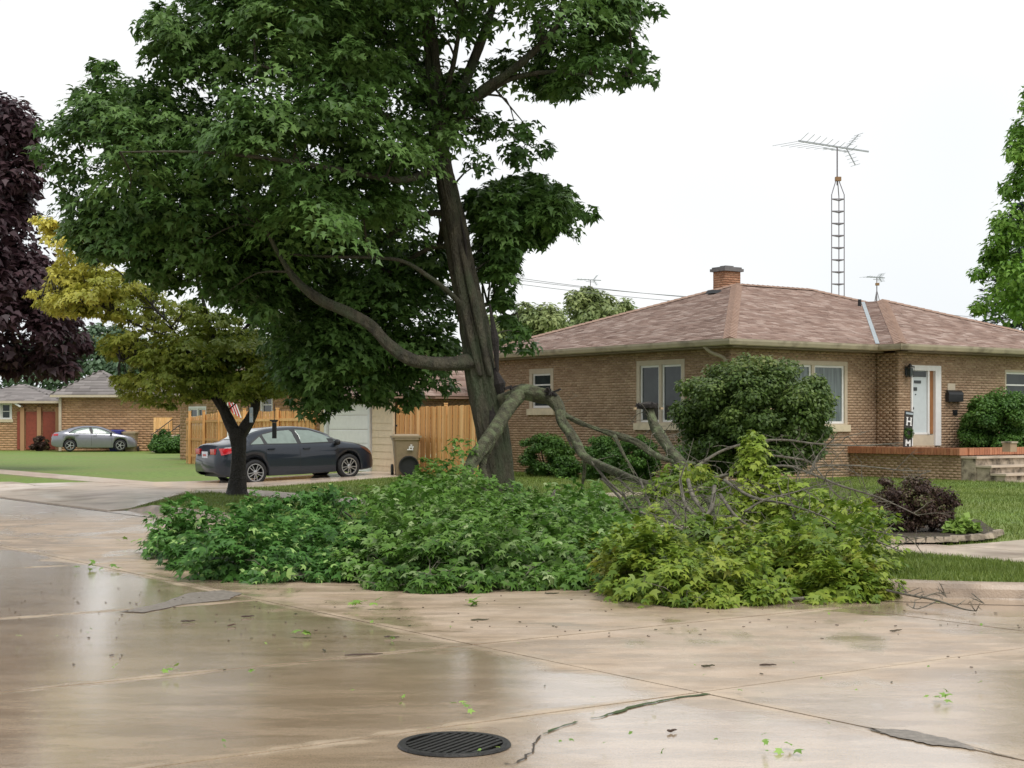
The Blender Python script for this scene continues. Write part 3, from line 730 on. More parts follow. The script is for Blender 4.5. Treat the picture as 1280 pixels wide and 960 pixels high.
for (cx,cz,sx,sz) in ((.42,.42,.42,.075),(.28,.60,.2,.09),(.30,.74,.05,.03)):
    q=MB(); q.box((dx0+(dx1-dx0)*cx,WY+.032,z1-cz),((dx1-dx0)*sx,.02,sz)); q.build('door_pane',M['glass'],do)
q=MB(); q.lathe([(0,0),(.03,.0),(.035,.03),(0,.05)],12,Matrix.Translation((dx0+.06,WY+.03,z0+.95))@Matrix.Rotation(math.pi/2,4,'X')); q.build('door_handle',M['black'],do)
q=MB(); q.box((dx1+.035,WY+.03,(z0+.3+z1-.13)/2),(.06,.08,z1-.13-z0-.30)); q.build('post',M['white'],dfo)
q=MB(); q.box(((dx1+.07+e-.22)/2,WY+.06,(z0+.3+z1-.13)/2),(e-.22-dx1-.07,.04,z1-.13-z0-.30)); q.build('sidelight',M['orange'],dfo)
q=MB(); q.box(((dx1+.0+e-.22)/2,WY+.05,z0+.14),(e-.22-dx1,.06,.28)); q.build('sidelight_panel',M['beige'],dfo)
# lamp, letter box, plaque
lx,_=frame_loc(1137,BE,'x',WY-.12); lz=zat(465,39)
q=MB(); q.box((lx,WY-.13,lz+.12),(.17,.17,.03)); q.box((lx,WY-.13,lz+.17),(.09,.09,.07),taper=.3); q.box((lx,WY-.13,lz-.13),(.14,.14,.02))
for sx in(-1,1):
    for sy in(-1,1): q.bar((lx+sx*.075,WY-.13+sy*.075,lz+.11),(lx+sx*.06,WY-.13+sy*.06,lz-.13),.014)
q.bar((lx,WY-.02,lz+.05),(lx,WY-.13,lz+.2),.02); q.box((lx,WY-.014,lz),(.1,.012,.2))
lo=q.build('wall_lantern',M['black'],house)
q=MB(); q.box((lx,WY-.13,lz-.01),(.10,.10,.20),taper=1.1); q.build('lantern_glass',M['glass'],lo)
mx0,_=frame_loc(1183.5,BE,'x',WY-.06); mx1,_=frame_loc(1201.5,BE,'x',WY-.06); mc=(mx0+mx1)/2; mz=zat(495,39.8)
q=MB()
for i in range(7):
    t0=math.pi*.5*i/7; t1=math.pi*.5*(i+1)/7
    for t_a,t_b in ((t0,t1),):
        q.add([(mx0,WY-.01-.13*math.sin(t_a),mz+.03+.12*math.cos(t_a)),(mx1,WY-.01-.13*math.sin(t_a),mz+.03+.12*math.cos(t_a)),(mx1,WY-.01-.13*math.sin(t_b),mz+.03+.12*math.cos(t_b)),(mx0,WY-.01-.13*math.sin(t_b),mz+.03+.12*math.cos(t_b))],[(0,1,2,3)])
q.box((mc,WY-.07,mz-.06),(mx1-mx0,.125,.18)); q.box((mc,WY-.07,mz+.055),(mx1-mx0-.002,.10,.07)); q.build('letter_box',M['black'],house)
q=MB(); q.box((mc-.05,WY-.012,mz+.24),(.30,.02,.17)); q.build('house_number_plate',M['beige'],house)
q=MB(); q.box((mc+.1,WY-.015,zat(515.5,39.8)),(.17,.03,.14)); q.box((mc+.1,WY-.03,zat(515.5,39.8)),(.12,.02,.05)); q.build('wall_box',M['black'],house)
# roof
P_=.35
pl,A,Bp,cc=hip_box(0,14,0,11,EZ,P_); pl2,A2,B2,cc2=hip_box(5.08,13.95,-.74,8.2,EZ+.002,P_)
# wing: square hip so that its peak stands over the front
def roof_solid(pl,name='roof'):
    mb=MB()
    for k_,p in pl.items(): mb.add([tuple(q) for q in p],[tuple(range(len(p)))])
    return mb
rm=roof_solid(pl)
sw_=8.87; pl2={'front':[(5.08,-.74,EZ),(13.95,-.74,EZ),(9.515,3.695,EZ+4.435*P_)],'right':[(13.95,-.74,EZ),(13.95,5,EZ),(9.515,5.0,EZ+4.435*P_),(9.515,3.695,EZ+4.435*P_)],'left':[(5.08,5,EZ),(5.08,-.74,EZ),(9.515,3.695,EZ+4.435*P_),(9.515,5.0,EZ+4.435*P_)]}
for k_,p in pl2.items(): rm.add([tuple(q) for q in p],[tuple(range(len(p)))])
rm.box((7,5.5,EZ-.09),(13.9,10.9,.1)); rm.box((9.515,-.2,EZ-.092),(8.77,.98,.1))
ro=rm.build('roof',M['hipcap'],house)
V=[];Fc=[];R=[]
for k_ in ('front','left'): shingle_plane(pl[k_],None,V,Fc,R)
shingle_plane(pl2['front'],None,V,Fc,R); shingle_plane(pl2['left'],None,V,Fc,R)
o=link('shingles',np_mesh('shingles',np.array([tuple(x) for x in V]),Fc,R),M['shingle'],ro); o['kind']='stuff'
pk=(9.515,3.695,EZ+4.435*P_)
up=lambda p:(p[0],p[1],p[2]+.012)
ridge_caps([(up((0,0,EZ)),up(A)),(up(A),up(Bp)),(up((5.08,-.74,EZ)),up(pk)),(up((13.95,-.74,EZ)),up(pk)),(up((0,11,EZ)),up(A)),(up((14,0,EZ)),up(Bp))],ro,.32)
# valley flashing: main plane z=EZ+.35*y meets wing left plane z=EZ+.35*(x-5.08)
q=MB(); p0=Vector((5.08,0,EZ+.03)); p1=Vector((5.08+4.435,4.435,EZ+.03+4.435*P_)); dd=(p1-p0).normalized(); sd_=dd.cross(Vector((0,0,1))).normalized()
q.add([p0-sd_*.05,p0+sd_*.05,p1+sd_*.05,p1-sd_*.05],[(0,1,2,3)]); q.build('valley_flashing',M['flash'],ro)
# fascia + gutter: swept profile along the eave
def gutter(path):
    gpz=[(0,.0),(.0,-.13),(.05,-.155),(.10,-.13),(.13,-.05),(.135,.0),(.115,.0),(.09,-.10),(.02,-.10),(.02,.0)]
    vs=[];fs=[];k=len(gpz)
    for i,p in enumerate(path):
        p=Vector(p); a=Vector(path[i-1]) if i else None; c=Vector(path[i+1]) if i<len(path)-1 else None
        n1=None
        def on(a_,b_): d=(b_-a_).normalized(); return Vector((d.y,-d.x,0))
        ns=[on(a,p)] if a else []; ns+= [on(p,c)] if c else []
        m_=sum(ns,Vector()).normalized(); sc=1/max(.3,m_.dot(ns[0]))
        for (o_,z) in gpz: vs.append(p+m_*(o_*sc)+Vector((0,0,z+.0)))
    for i in range(len(path)-1):
        for j in range(k): j2=(j+1)%k; fs.append((i*k+j,i*k+j2,(i+1)*k+j2,(i+1)*k+j))
    mb=MB(); mb.add(vs,fs); return mb
gz=EZ-.005
gutter([(.02,10.9,gz),(.02,.02,gz),(5.10,.02,gz),(5.10,-.72,gz),(13.9,-.72,gz)]).build('gutter',M['gutter'],house)
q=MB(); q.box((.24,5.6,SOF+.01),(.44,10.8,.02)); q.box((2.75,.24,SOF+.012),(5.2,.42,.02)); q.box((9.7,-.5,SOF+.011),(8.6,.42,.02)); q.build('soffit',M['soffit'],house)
# downspout at the corner
q=MB(); pts,rd=smoothpath([(.02,.9,gz-.12),(.10,.75,gz-.28),(.33,.55,gz-.42),(.39,.52,gz-.6)],[.045]*4,4); q.tube(pts,rd,8); q.tube([(.39,.52,gz-.58),(.39,.52,.3)],.045,8); q.build('downspout',M['gutter'],house)
# chimney, vents
ch=MB(); cv,cu=5.75,6.1; d_=W(908.5,400,44)-BE; cv=d_.dot(VD); cu=d_.dot(UD); ztop=zat(340,44)
ch.box((cv,cu,(4.6+ztop)/2),(.60,.48,ztop-4.6)); cho=ch.build('chimney',M['mortar'],house)
M['chim']=mat('chimney_brick', None, .85, cols=[(.32,.15,.085),(.38,.19,.11),(.43,.23,.14)], var=.15, vs=3)
for (ax,fx,sg,x0,x1) in (('x',cu-.24,-1,cv-.30,cv+.30),('y',cv-.30,-1,cu-.24,cu+.24)):
    V_,F_,r_=brick_boxes(x0,x1,4.6,ztop-.002,[],ax,fx,sg); o=link('brickwork',np_mesh('brickwork',V_,F_,r_),M['chim'],cho); o['kind']='stuff'
q=MB(); q.box((cv,cu,ztop+.04),(.74,.62,.08)); q.box((cv,cu,ztop+.10),(.66,.54,.05)); q.box((cv,cu,ztop+.14),(.3,.25,.06)); q.build('chimney_cap',mat('cap_stone',(.16,.15,.15),.8),cho)
q=MB(); p=W(893,365,43); d_=p-BE; q.box((d_.dot(VD),d_.dot(UD),p.z),(.4,.35,.1),taper=.7); q.build('roof_vent',M['black'],ro)
q=MB(); p=W(1074.5,383,44); d_=p-BE; q.tube([(d_.dot(VD),d_.dot(UD),p.z-.15),(d_.dot(VD),d_.dot(UD),p.z+.2)],.05,8); q.build('vent_pipe',M['black'],ro)
q=MB(); p=W(1090,381,46); d_=p-BE; q.box((d_.dot(VD),d_.dot(UD),p.z),(.3,.3,.1)); q.build('roof_vent',M['orange'],ro)
# porch: platform beside the wing with coping and steps
PV0=18.3-13.75; PZ=1.10; UL=.45-3.42+.0  # house frame: x from PV0, y from .45 down to UL
PV1=PV0+3.1
po=MB(); po.box(((PV0+.1+PV1)/2,(.30+UL)/2-.1,.45),(PV1-PV0-.3,.9,.3)); 
po=MB(); po.box(((PV0+PV1)/2+.01,(WY-.02+UL)/2,PZ-.10),(PV1-PV0-.3,abs(UL-WY)-.2,.06)); porch=po.build('porch_floor',M['walk'],house)
porch_l=brick_wall(house,'y',PV0,-1,UL,.44,GZ-.1,PZ-.17,[]); 
porch_f=brick_wall(house,'x',UL,-1,PV0,PV1,GZ-.1,PZ-.17,[])
cp=[]
y=UL-.03
k=0
while y<.44:
    mb=MB(); mb.box((PV0+.07,y+.045,PZ-.085),(.30,.084,.165+random.uniform(-.004,.004))); mb.build('coping_brick',M['coping'],porch_l); y+=.094
x=PV0+.27
while x<PV1+.05:
    mb=MB(); mb.box((x,UL+.08,PZ-.083),(.084,.30,.165+random.uniform(-.004,.004))); mb.build('coping_brick',M['coping'],porch_f); x+=.094
# platform under wing front (porch continues to the door)
q=MB(); q.box((PV1+.0-.1,(WY+UL)/2,.55),(.2,abs(UL-WY),.75)); q.build('porch_side',M['mortar'],house)
# steps going down away from the coping
for i,(top,y0,y1,x0) in enumerate(((.86,UL-.02,UL-.42,PV0+.0),(.66,UL-.42,UL-.80,PV0+.03),(.48,UL-.80,UL-1.18,PV0+.06),(.32,UL-1.18,UL-1.52,PV0+.09))):
    mb=MB(); mb.box(((x0+PV1-.05+i*.1)/2,(y0+y1)/2,top/2+.0),(PV1-.05+i*.1-x0,abs(y1-y0)-.002,top)); so_=mb.build('step',M['stone'],house); mb=MB(); mb.box(((x0+PV1-.05+i*.1)/2,(y0+y1)/2-.03,top+.026),(PV1-.05+i*.1-x0+.06,abs(y1-y0)+.05,.05)); mb.build('tread',M['walk'],so_)
# H sign
sp=W(1134,556,38.2); sp.z=PZ-.02
sg=empty('porch_sign',(sp.x,sp.y,PZ-.05),0,'tall dark board with a white letter H and a wreath beside the front door','sign',rot=(math.radians(-6),math.radians(7),math.radians(18)))
q=MB(); q.box((0,0,.47),(.24,.03,.94)); q.build('board',mat('sign_board',(.03,.025,.022),.6,bump=.2),sg)
q=MB(); q.box((0,-.022,.88),(.2,.012,.05)); q.build('top_strip',M['flash'],sg)
q=MB(); q.box((-.055,-.022,.68),(.03,.014,.2)); q.box((.055,-.022,.68),(.03,.014,.2)); q.box((0,-.022,.68),(.08,.013,.035))
for sx in(-.055,.055):
    for sz in(.585,.775): q.box((sx,-.0225,sz),(.055,.015,.018))
q.build('letter',M['white'],sg)
q=MB(); q.box((-.055,-.022,.14),(.03,.014,.16)); q.box((.055,-.022,.14),(.03,.014,.16)); q.bar((-.055,-.022,.21),(0,-.022,.12),.014,.03); q.bar((.055,-.022,.21),(0,-.022,.12),.014,.03); q.build('letter',M['white'],sg)
cs=[Vector((.10*math.cos(a),-.05,.40+.10*math.sin(a))) for a in np.linspace(0,6.28,14)]
o=link('wreath',blob_leaves(cs,[.04]*14,26,.035,T=LEAF4,TF=LEAF4_F,name='wreath',flat=1),M['yew'],sg); o['kind']='stuff'

# ------------------------------------------------------------------ garage + fences
gar=empty('white_door_garage',UV(13.65,11.4),TH,'garage with white sectional door, beige siding and low pinkish roof beside cedar fence','garage')
GE=2.46; Gw=4.35
mb=MB(); mb.box((3.4,.08,1.25),(6.5,.16,2.4)); wlg=mb.build('wall',M['mortar'],gar)
mb=MB(); V_,F_,r_=brick_boxes(.15,6.6,.1,2.4,[],'x',0,-1); o=link('brickwork',np_mesh('brickwork',V_,F_,r_),M['brick'],wlg); o['kind']='stuff'
mb=MB(); mb.box((.09,.70,1.29),(.14,1.05,2.34)); mb.box((3.4,Gw-.08,1.25),(6.5,.16,2.4)); mb.box((.09,2.6,2.36),(.14,2.75,.2)); mb.box((.09,4.15,1.25),(.14,.4,2.4)); mb.build('front_wall',M['siding'],gar)
z=.26
while z<2.4:
    mb=MB(); mb.add([(-.002,.02,z),(-.002,1.17,z),(.012,1.17,z+.2),(.012,.02,z+.2),(.02,.02,z),(.02,1.17,z)],[(0,3,2,1),(4,0,1,5)]); mb.build('siding_board',M['siding'],wlg); z+=.203
mb=MB(); mb.box((-.01,-.03,1.3),(.05,.09,2.3)); mb.build('corner_board',M['siding'],gar)
for a_,b_ in ((1.27,.12),(3.87,.16)):
    mb=MB(); mb.box((.0,a_,1.3),(.12,b_,2.2)); mb.build('door_jamb',M['white'],gar)
gd=MB().build('garage_door',M['garage'],gar)
for i in range(5):
    mb=MB(); z0=.24+i*.42
    mb.box((.05,2.56,z0+.205),(.05,2.46,.41)); 
    mb.box((.022,2.56,z0+.205),(.01,2.40,.34))
    mb.build('door_panel',M['garage'],gd)
plg,Ag,Bg,cg=hip_box(-.35,6.9,-.35,4.7,GE,.35); mb=MB()
for k_,p in plg.items(): mb.add([tuple(q) for q in p],[tuple(range(len(p)))])
mb.box((3.27,2.17,GE-.04),(7.2,5.0,.08)); gro=mb.build('roof',M['hipcap'],gar)
V=[];Fc=[];R=[]
for k_ in plg: shingle_plane(plg[k_],None,V,Fc,R)
o=link('shingles',np_mesh('shingles',np.array([tuple(x) for x in V]),Fc,R),M['shingle'],gro); o['kind']='stuff'
def fence(a, b_, za, zb, ha, hb, label, bw=.135, posts=True, ground=None):
    a=Vector(a); b_=Vector(b_); d=b_-a; L=d.length; n_=int(L/bw); rz=math.atan2(d.y,d.x)
    root=empty('cedar_fence',(a.x,a.y,za),0,label,'fence'); nr=Vector((-math.sin(rz),math.cos(rz),0))
    mesh_cache=[]
    for k in range(5):
        mb=MB(); h=1; mb.box((0,0,.5),(bw-.006,.02,1.0)); me=mb.mesh('fence_board'); me.attributes['rnd'].data.foreach_set('value',[k/4+random.uniform(-.1,.1)]*6); mesh_cache.append(me)
    for i in range(n_):
        t=(i+.5)/n_; p=a+d*t; o=link('fence_board',random.choice(mesh_cache),M['cedar'],root)
        o.location=(p.x-a.x,p.y-a.y,(zb-za)*t+.03)+Vector((0,0,0)) if False else Vector((p.x-a.x,p.y-a.y,(zb-za)*t+.03))+nr*(.03 if i%2 else -.0)
        o.rotation_euler=(0,0,rz+random.uniform(-.02,.02)); o.scale=(1,1,ha+(hb-ha)*t-.03+random.uniform(-.015,.015))
    mb=MB()
    for zz in (.35,.95,1.6): mb.bar(nr*.05+Vector((0,0,zz)),d+nr*.05+Vector((0,0,zz+zb-za)),.04,.09)
    mb.build('fence_rail',M['cedar'],root)
    for i in range(int(L/2.4)+1):
        p=d*min(1,i*2.4/L)+nr*.10; mb=MB(); mb.box((p.x,p.y,.95),(.09,.09,1.95)); mb.box((p.x,p.y,1.95),(.11,.11,.03)); mb.build('fence_post',M['cedar'],root)
    return root
fa=fence(UV(13.5,11.42),UV(8.2,11.42),.26,.26,1.86,1.9,'new cedar board fence between the beige garage siding and the big maple trunk')
hg=MB()
for z in (.6,1.35): hg=MB(); hg.box((.02,-.04,z),(.1,.03,.05)); hg.build('hinge',M['black'],fa)
fence(UV(18.2,11.4),UV(25.0,11.4),.2,.16,1.86,1.9,'long cedar board fence behind the dark sedan, left of the garage')
fb=G(234,582.5,.13); fence(UV(25.05,11.45),(W(234,528,58)).to_2d().to_3d(),.16,.12,1.9,1.75,'short return of cedar fence at its far left corner by the lawn')

# ------------------------------------------------------------------ neighbour houses
def simple_house(name,label,loc,rz,L,D_,ez,pitch,ops,m='far_brick',roofm='greyroof',gz=0.0,sign=-1,eave=.4,fr='white',winbars=1):
    r=empty(name,loc,rz,label,'house')
    brick_wall(r,'x',0,-1,0,L,gz,ez-.1,[o[:4] for o in ops],m=m,bl=.4,bh=.12)
    mb=MB(); mb.box((L-.1,D_/2,(gz+ez)/2),(.2,D_-.4,ez-gz-.2)); mb.box((.1,D_/2,(gz+ez)/2),(.2,D_-.4,ez-gz-.2)); mb.box((L/2,D_,(gz+ez)/2),(L,.2,ez-gz-.2)); mb.build('wall',M[m],r)
    for o_ in ops: window(r,'x',0,-1,o_[:4],o_[4],fr=fr,bars=winbars,fw=.09)
    p_,A_,B_,c_=hip_box(-eave,L+eave,-eave,D_+eave,ez,pitch); mb=MB()
    for k_,p in p_.items(): mb.add([tuple(q) for q in p],[tuple(range(len(p)))])
    mb.box((L/2,D_/2,ez-.05),(L+2*eave-.02,D_+2*eave-.02,.09)); ro_=mb.build('roof',M[roofm],r)
    V=[];Fc=[];R=[]
    for k_ in ('front','right','left'): shingle_plane(p_[k_],None,V,Fc,R,exp_=.3,tab=.6,th=.02)
    o=link('shingles',np_mesh('shingles',np.array([tuple(x) for x in V]),Fc,R),M[roofm],ro_); o['kind']='stuff'
    mb=MB(); mb.box((L/2,-eave-.06,ez-.07),(L+2*eave,.12,.13)); mb.build('gutter',M['beige'],r)
    return r
nb=UV(38,15.5); 
L_=16
def nop(px0,px1,py0,py1,base,rz,lights=1):
    a,Y=frame_loc(px0,base,'x',0,rz); b_,Y2=frame_loc(px1,base,'x',0,rz); return (min(a,b_),max(a,b_),zat(py1,(Y+Y2)/2),zat(py0,(Y+Y2)/2),lights)
rzn=TH-math.pi/2
ops=[nop(236,258,508,532,nb,rzn,2),nop(326,341,490,520,nb,rzn,1)]
h2=simple_house('neighbour_house','tan brick neighbour house behind the cedar fence, mostly hidden by the yellow green tree',nb,rzn,L_,9,3.1,.38,ops,roofm='shingle')
q=MB(); a,Y=frame_loc(254,nb,'x',3,rzn); q.box((a,3,zat(463,Y)),(.8,.7,2.2)); q.build('chimney',M['orange'],h2)
lb=W(75,528,84); lb.z=0
hl=simple_house('far_house','far tan brick house with grey hip roof behind the silver car',lb,0,9.0,9,3.2,.22,[(7.6,8.2,1.5,2.7,1)])
q=MB(); pp_,_a,_b,_c=hip_box(-.45,4.0,-.46,4.4,3.21,.62)
for p in pp_.values(): q.add([tuple(x) for x in p],[tuple(range(len(p)))])
fro=q.build('front_roof',M['greyroof'],hl); V=[];Fc=[];R=[]
for k_ in ('front','right','left'): shingle_plane(pp_[k_],None,V,Fc,R,exp_=.3,tab=.6,th=.02)
o=link('shingles',np_mesh('shingles',np.array([tuple(x) for x in V]),Fc,R),M['greyroof'],fro); o['kind']='stuff'
q=MB(); q.box((.05,-.12,1.6),(.14,.14,2.9)); q.build('downspout',M['beige'],hl)
q=MB(); q.box((W(150,0,84).x-lb.x+1.7,1.2,3.9),(.5,.5,.15)); q.build('roof_vent',M['black'],hl)
# lower wing with red doors
gb=W(-60,528,86); gb.z=0
gw=simple_house('far_garage','low brick garage wing with two dark red doors left of the silver car',gb,0,6.0,6,2.9,.3,[nop(0,15,503,524,gb,0,1)],winbars=1)
for (p0_,p1_) in ((22,26),(33,47),(54,70)):
    a=W(p0_,0,86).x-gb.x; b_=W(p1_,0,86).x-gb.x; q=MB(); q.box(((a+b_)/2,-.06,1.25),(b_-a,.06,2.1)); d0=q.build('red_door',M['redp'],gw)
q=MB(); q.box((W(24,0,86).x-gb.x,-.2,2.7),(.5,.5,.1),R=Matrix.Rotation(.5,3,'Y')); q.build('porch_hood',M['white'],gw)
for px_ in (29,50,73): 
    a=W(px_,0,86).x-gb.x; q=MB(); q.box((a,-.1,1.3),(.22,.2,2.5)); q.build('pier',M['far_brick'],gw)
# steps + rails + orange gate at far house
sx=W(182,0,80).x
stp=empty('entry_steps',(sx,80.5,.13),0,'grey concrete entry steps with thin black rails by the far brick house','steps')
for i in range(5):
    mb=MB(); mb.box((1.1-.02+i*.09,.3+i*.28,.09+i*.09),(1.9-i*.12,.28,.18+i*.18)); mb.build('step',M['walk'],stp)
for xx in (.15,.95):
    mb=MB(); mb.bar((xx,.1,.9),(xx+.8,1.6,1.75),.035)
    for k in range(6): mb.bar((xx+.16*k,.1+.3*k,.02+.16*k),(xx+.16*k,.1+.3*k,.92+.17*k),.02)
    mb.build('rail',M['black'],stp)
og=empty('orange_gate',(W(191,0,82).x,82.2,.9),0,'orange wooden gate panel at the top of the grey entry steps','gate')
for k in range(7):
    mb=MB(); mb.box((.07+k*.145,0,.75),(.135,.03,.62)); mb.build('gate_board',M['cedar'],og)
mb=MB(); mb.box((.95,0,.2),(.12,.06,1.3)); mb.box((.05,.0,.2),(.1,.06,1.3)); mb.build('gate_post',M['cedar'],og)

# ------------------------------------------------------------------ bins
def bin_(name,loc,rz,mb_,ml,label,s=1.0,wheel=True,mark=False):
    r=empty(name,loc,rz,label,'bin','wheeled refuse bins'); q=MB()
    vs=[]
    for z,wx,wy in ((.04,.26,.28),(.5,.30,.335),(.93,.335,.385),(.96,.36,.41),(1.02,.36,.41)):
        for x,y in ((-1,-1),(1,-1),(1,1),(-1,1)):
            for (cx,cy) in (((.86,1),(1,.86)) if (x*y>0) else ((1,.86),(.86,1))): vs.append((x*wx*cx*s,y*wy*cy*s,z*s))
    # order corners properly
    rings=[]
    for i in range(5):
        ring=vs[i*8:(i+1)*8]; ring.sort(key=lambda p:math.atan2(p[1],p[0])); rings+=ring
    fs=[(i*8+k,i*8+(k+1)%8,(i+1)*8+(k+1)%8,(i+1)*8+k) for i in range(4) for k in range(8)]+[tuple(range(7,-1,-1)),tuple(32+k for k in range(8))]
    q.add(rings,fs); q.build('body',M[mb_],r)
    q=MB(); q.box((0,.02*s,1.045*s),(.78*s,.88*s,.05*s)); q.box((0,.02*s,1.085*s),(.70*s,.80*s,.05*s),taper=.86); q.bar((-.3*s,.46*s,1.03*s),(.3*s,.46*s,1.03*s),.035); q.build('lid',M[ml],r)
    for x in (-.34,.34):
        q=MB(); rr=.16
        q.lathe([(0,-.035),(rr*.9,-.035),(rr,-.02),(rr,.02),(rr*.9,.035),(0,.035)],20,Matrix.Translation((x*s,.28*s,.16*s))@Matrix.Rotation(math.pi/2,4,'Y')); wo=q.build('wheel',M['blackp'],r)
    if mark:
        q=MB(); yy=-.378
        for (x,z,a,e) in ((.12,.80,.13,.035),(.09,.73,.16,.03),(.15,.76,.03,.10),(.07,.765,.03,.05),(.12,.85,.05,.03)): q.box((x,yy+.0*(z),z),(a,.01,e))
        mo=q.build('emblem',M['white'],r)
        mo.rotation_euler=(math.radians(-6),0,0); mo.location=(0,-.058,-.02)
        mo.rotation_euler=(0,0,0); mo.location=(0,-.03,0)
        q=MB(); q.lathe([(0,0),(.20,0),(.27,.0),(.275,.03),(.265,.09),(.24,.09),(.235,.02)],32,Matrix.Translation((.06,-.33,.29))@Matrix.Rotation(math.pi/2,4,'X')); q.build('round_wheel_cover',M['blackp'],r)
    return r
bp_=G(505,595,.26)
bin_('refuse_bin',(bp_.x+.02,bp_.y+.4,.24),math.radians(8),'bin','binlid','tan wheeled bin with white emblem and large black disc beside the garage',1.03,True,True)
bin_('refuse_bin',(W(151,0,84).x,83.0,.1),0,'bluebin','bluebin','blue wheeled bin between silver car and far brick house',1.08)
bin_('refuse_bin',(W(169,0,84).x,83.0,.1),0,'bin','binlid','tan wheeled bin right of the blue bin by far brick house',1.0)
# pale tarp / bag beside the shrub
tp=G(543,592,.25); q=MB()
vs=[];fs=[];nn=14
for i in range(7):
    for k in range(nn):
        a=6.283*k/nn; rr=(.52*math.cos(i/6*1.57)+.02)*(1+.12*math.sin(3*a+i)); vs.append((tp.x+rr*math.cos(a),tp.y+.5+rr*.7*math.sin(a),.62+.17*math.sin(i/6*1.57)+.015*math.sin(5*a+2*i)))
fs=[(i*nn+k,i*nn+(k+1)%nn,(i+1)*nn+(k+1)%nn,(i+1)*nn+k) for i in range(6) for k in range(nn)]
q.add(vs,fs); tag(q.build('tarp',M['greybag'],smooth=True),'pale green plastic tarp bundled on a low shrub beside the tan bin','tarp')

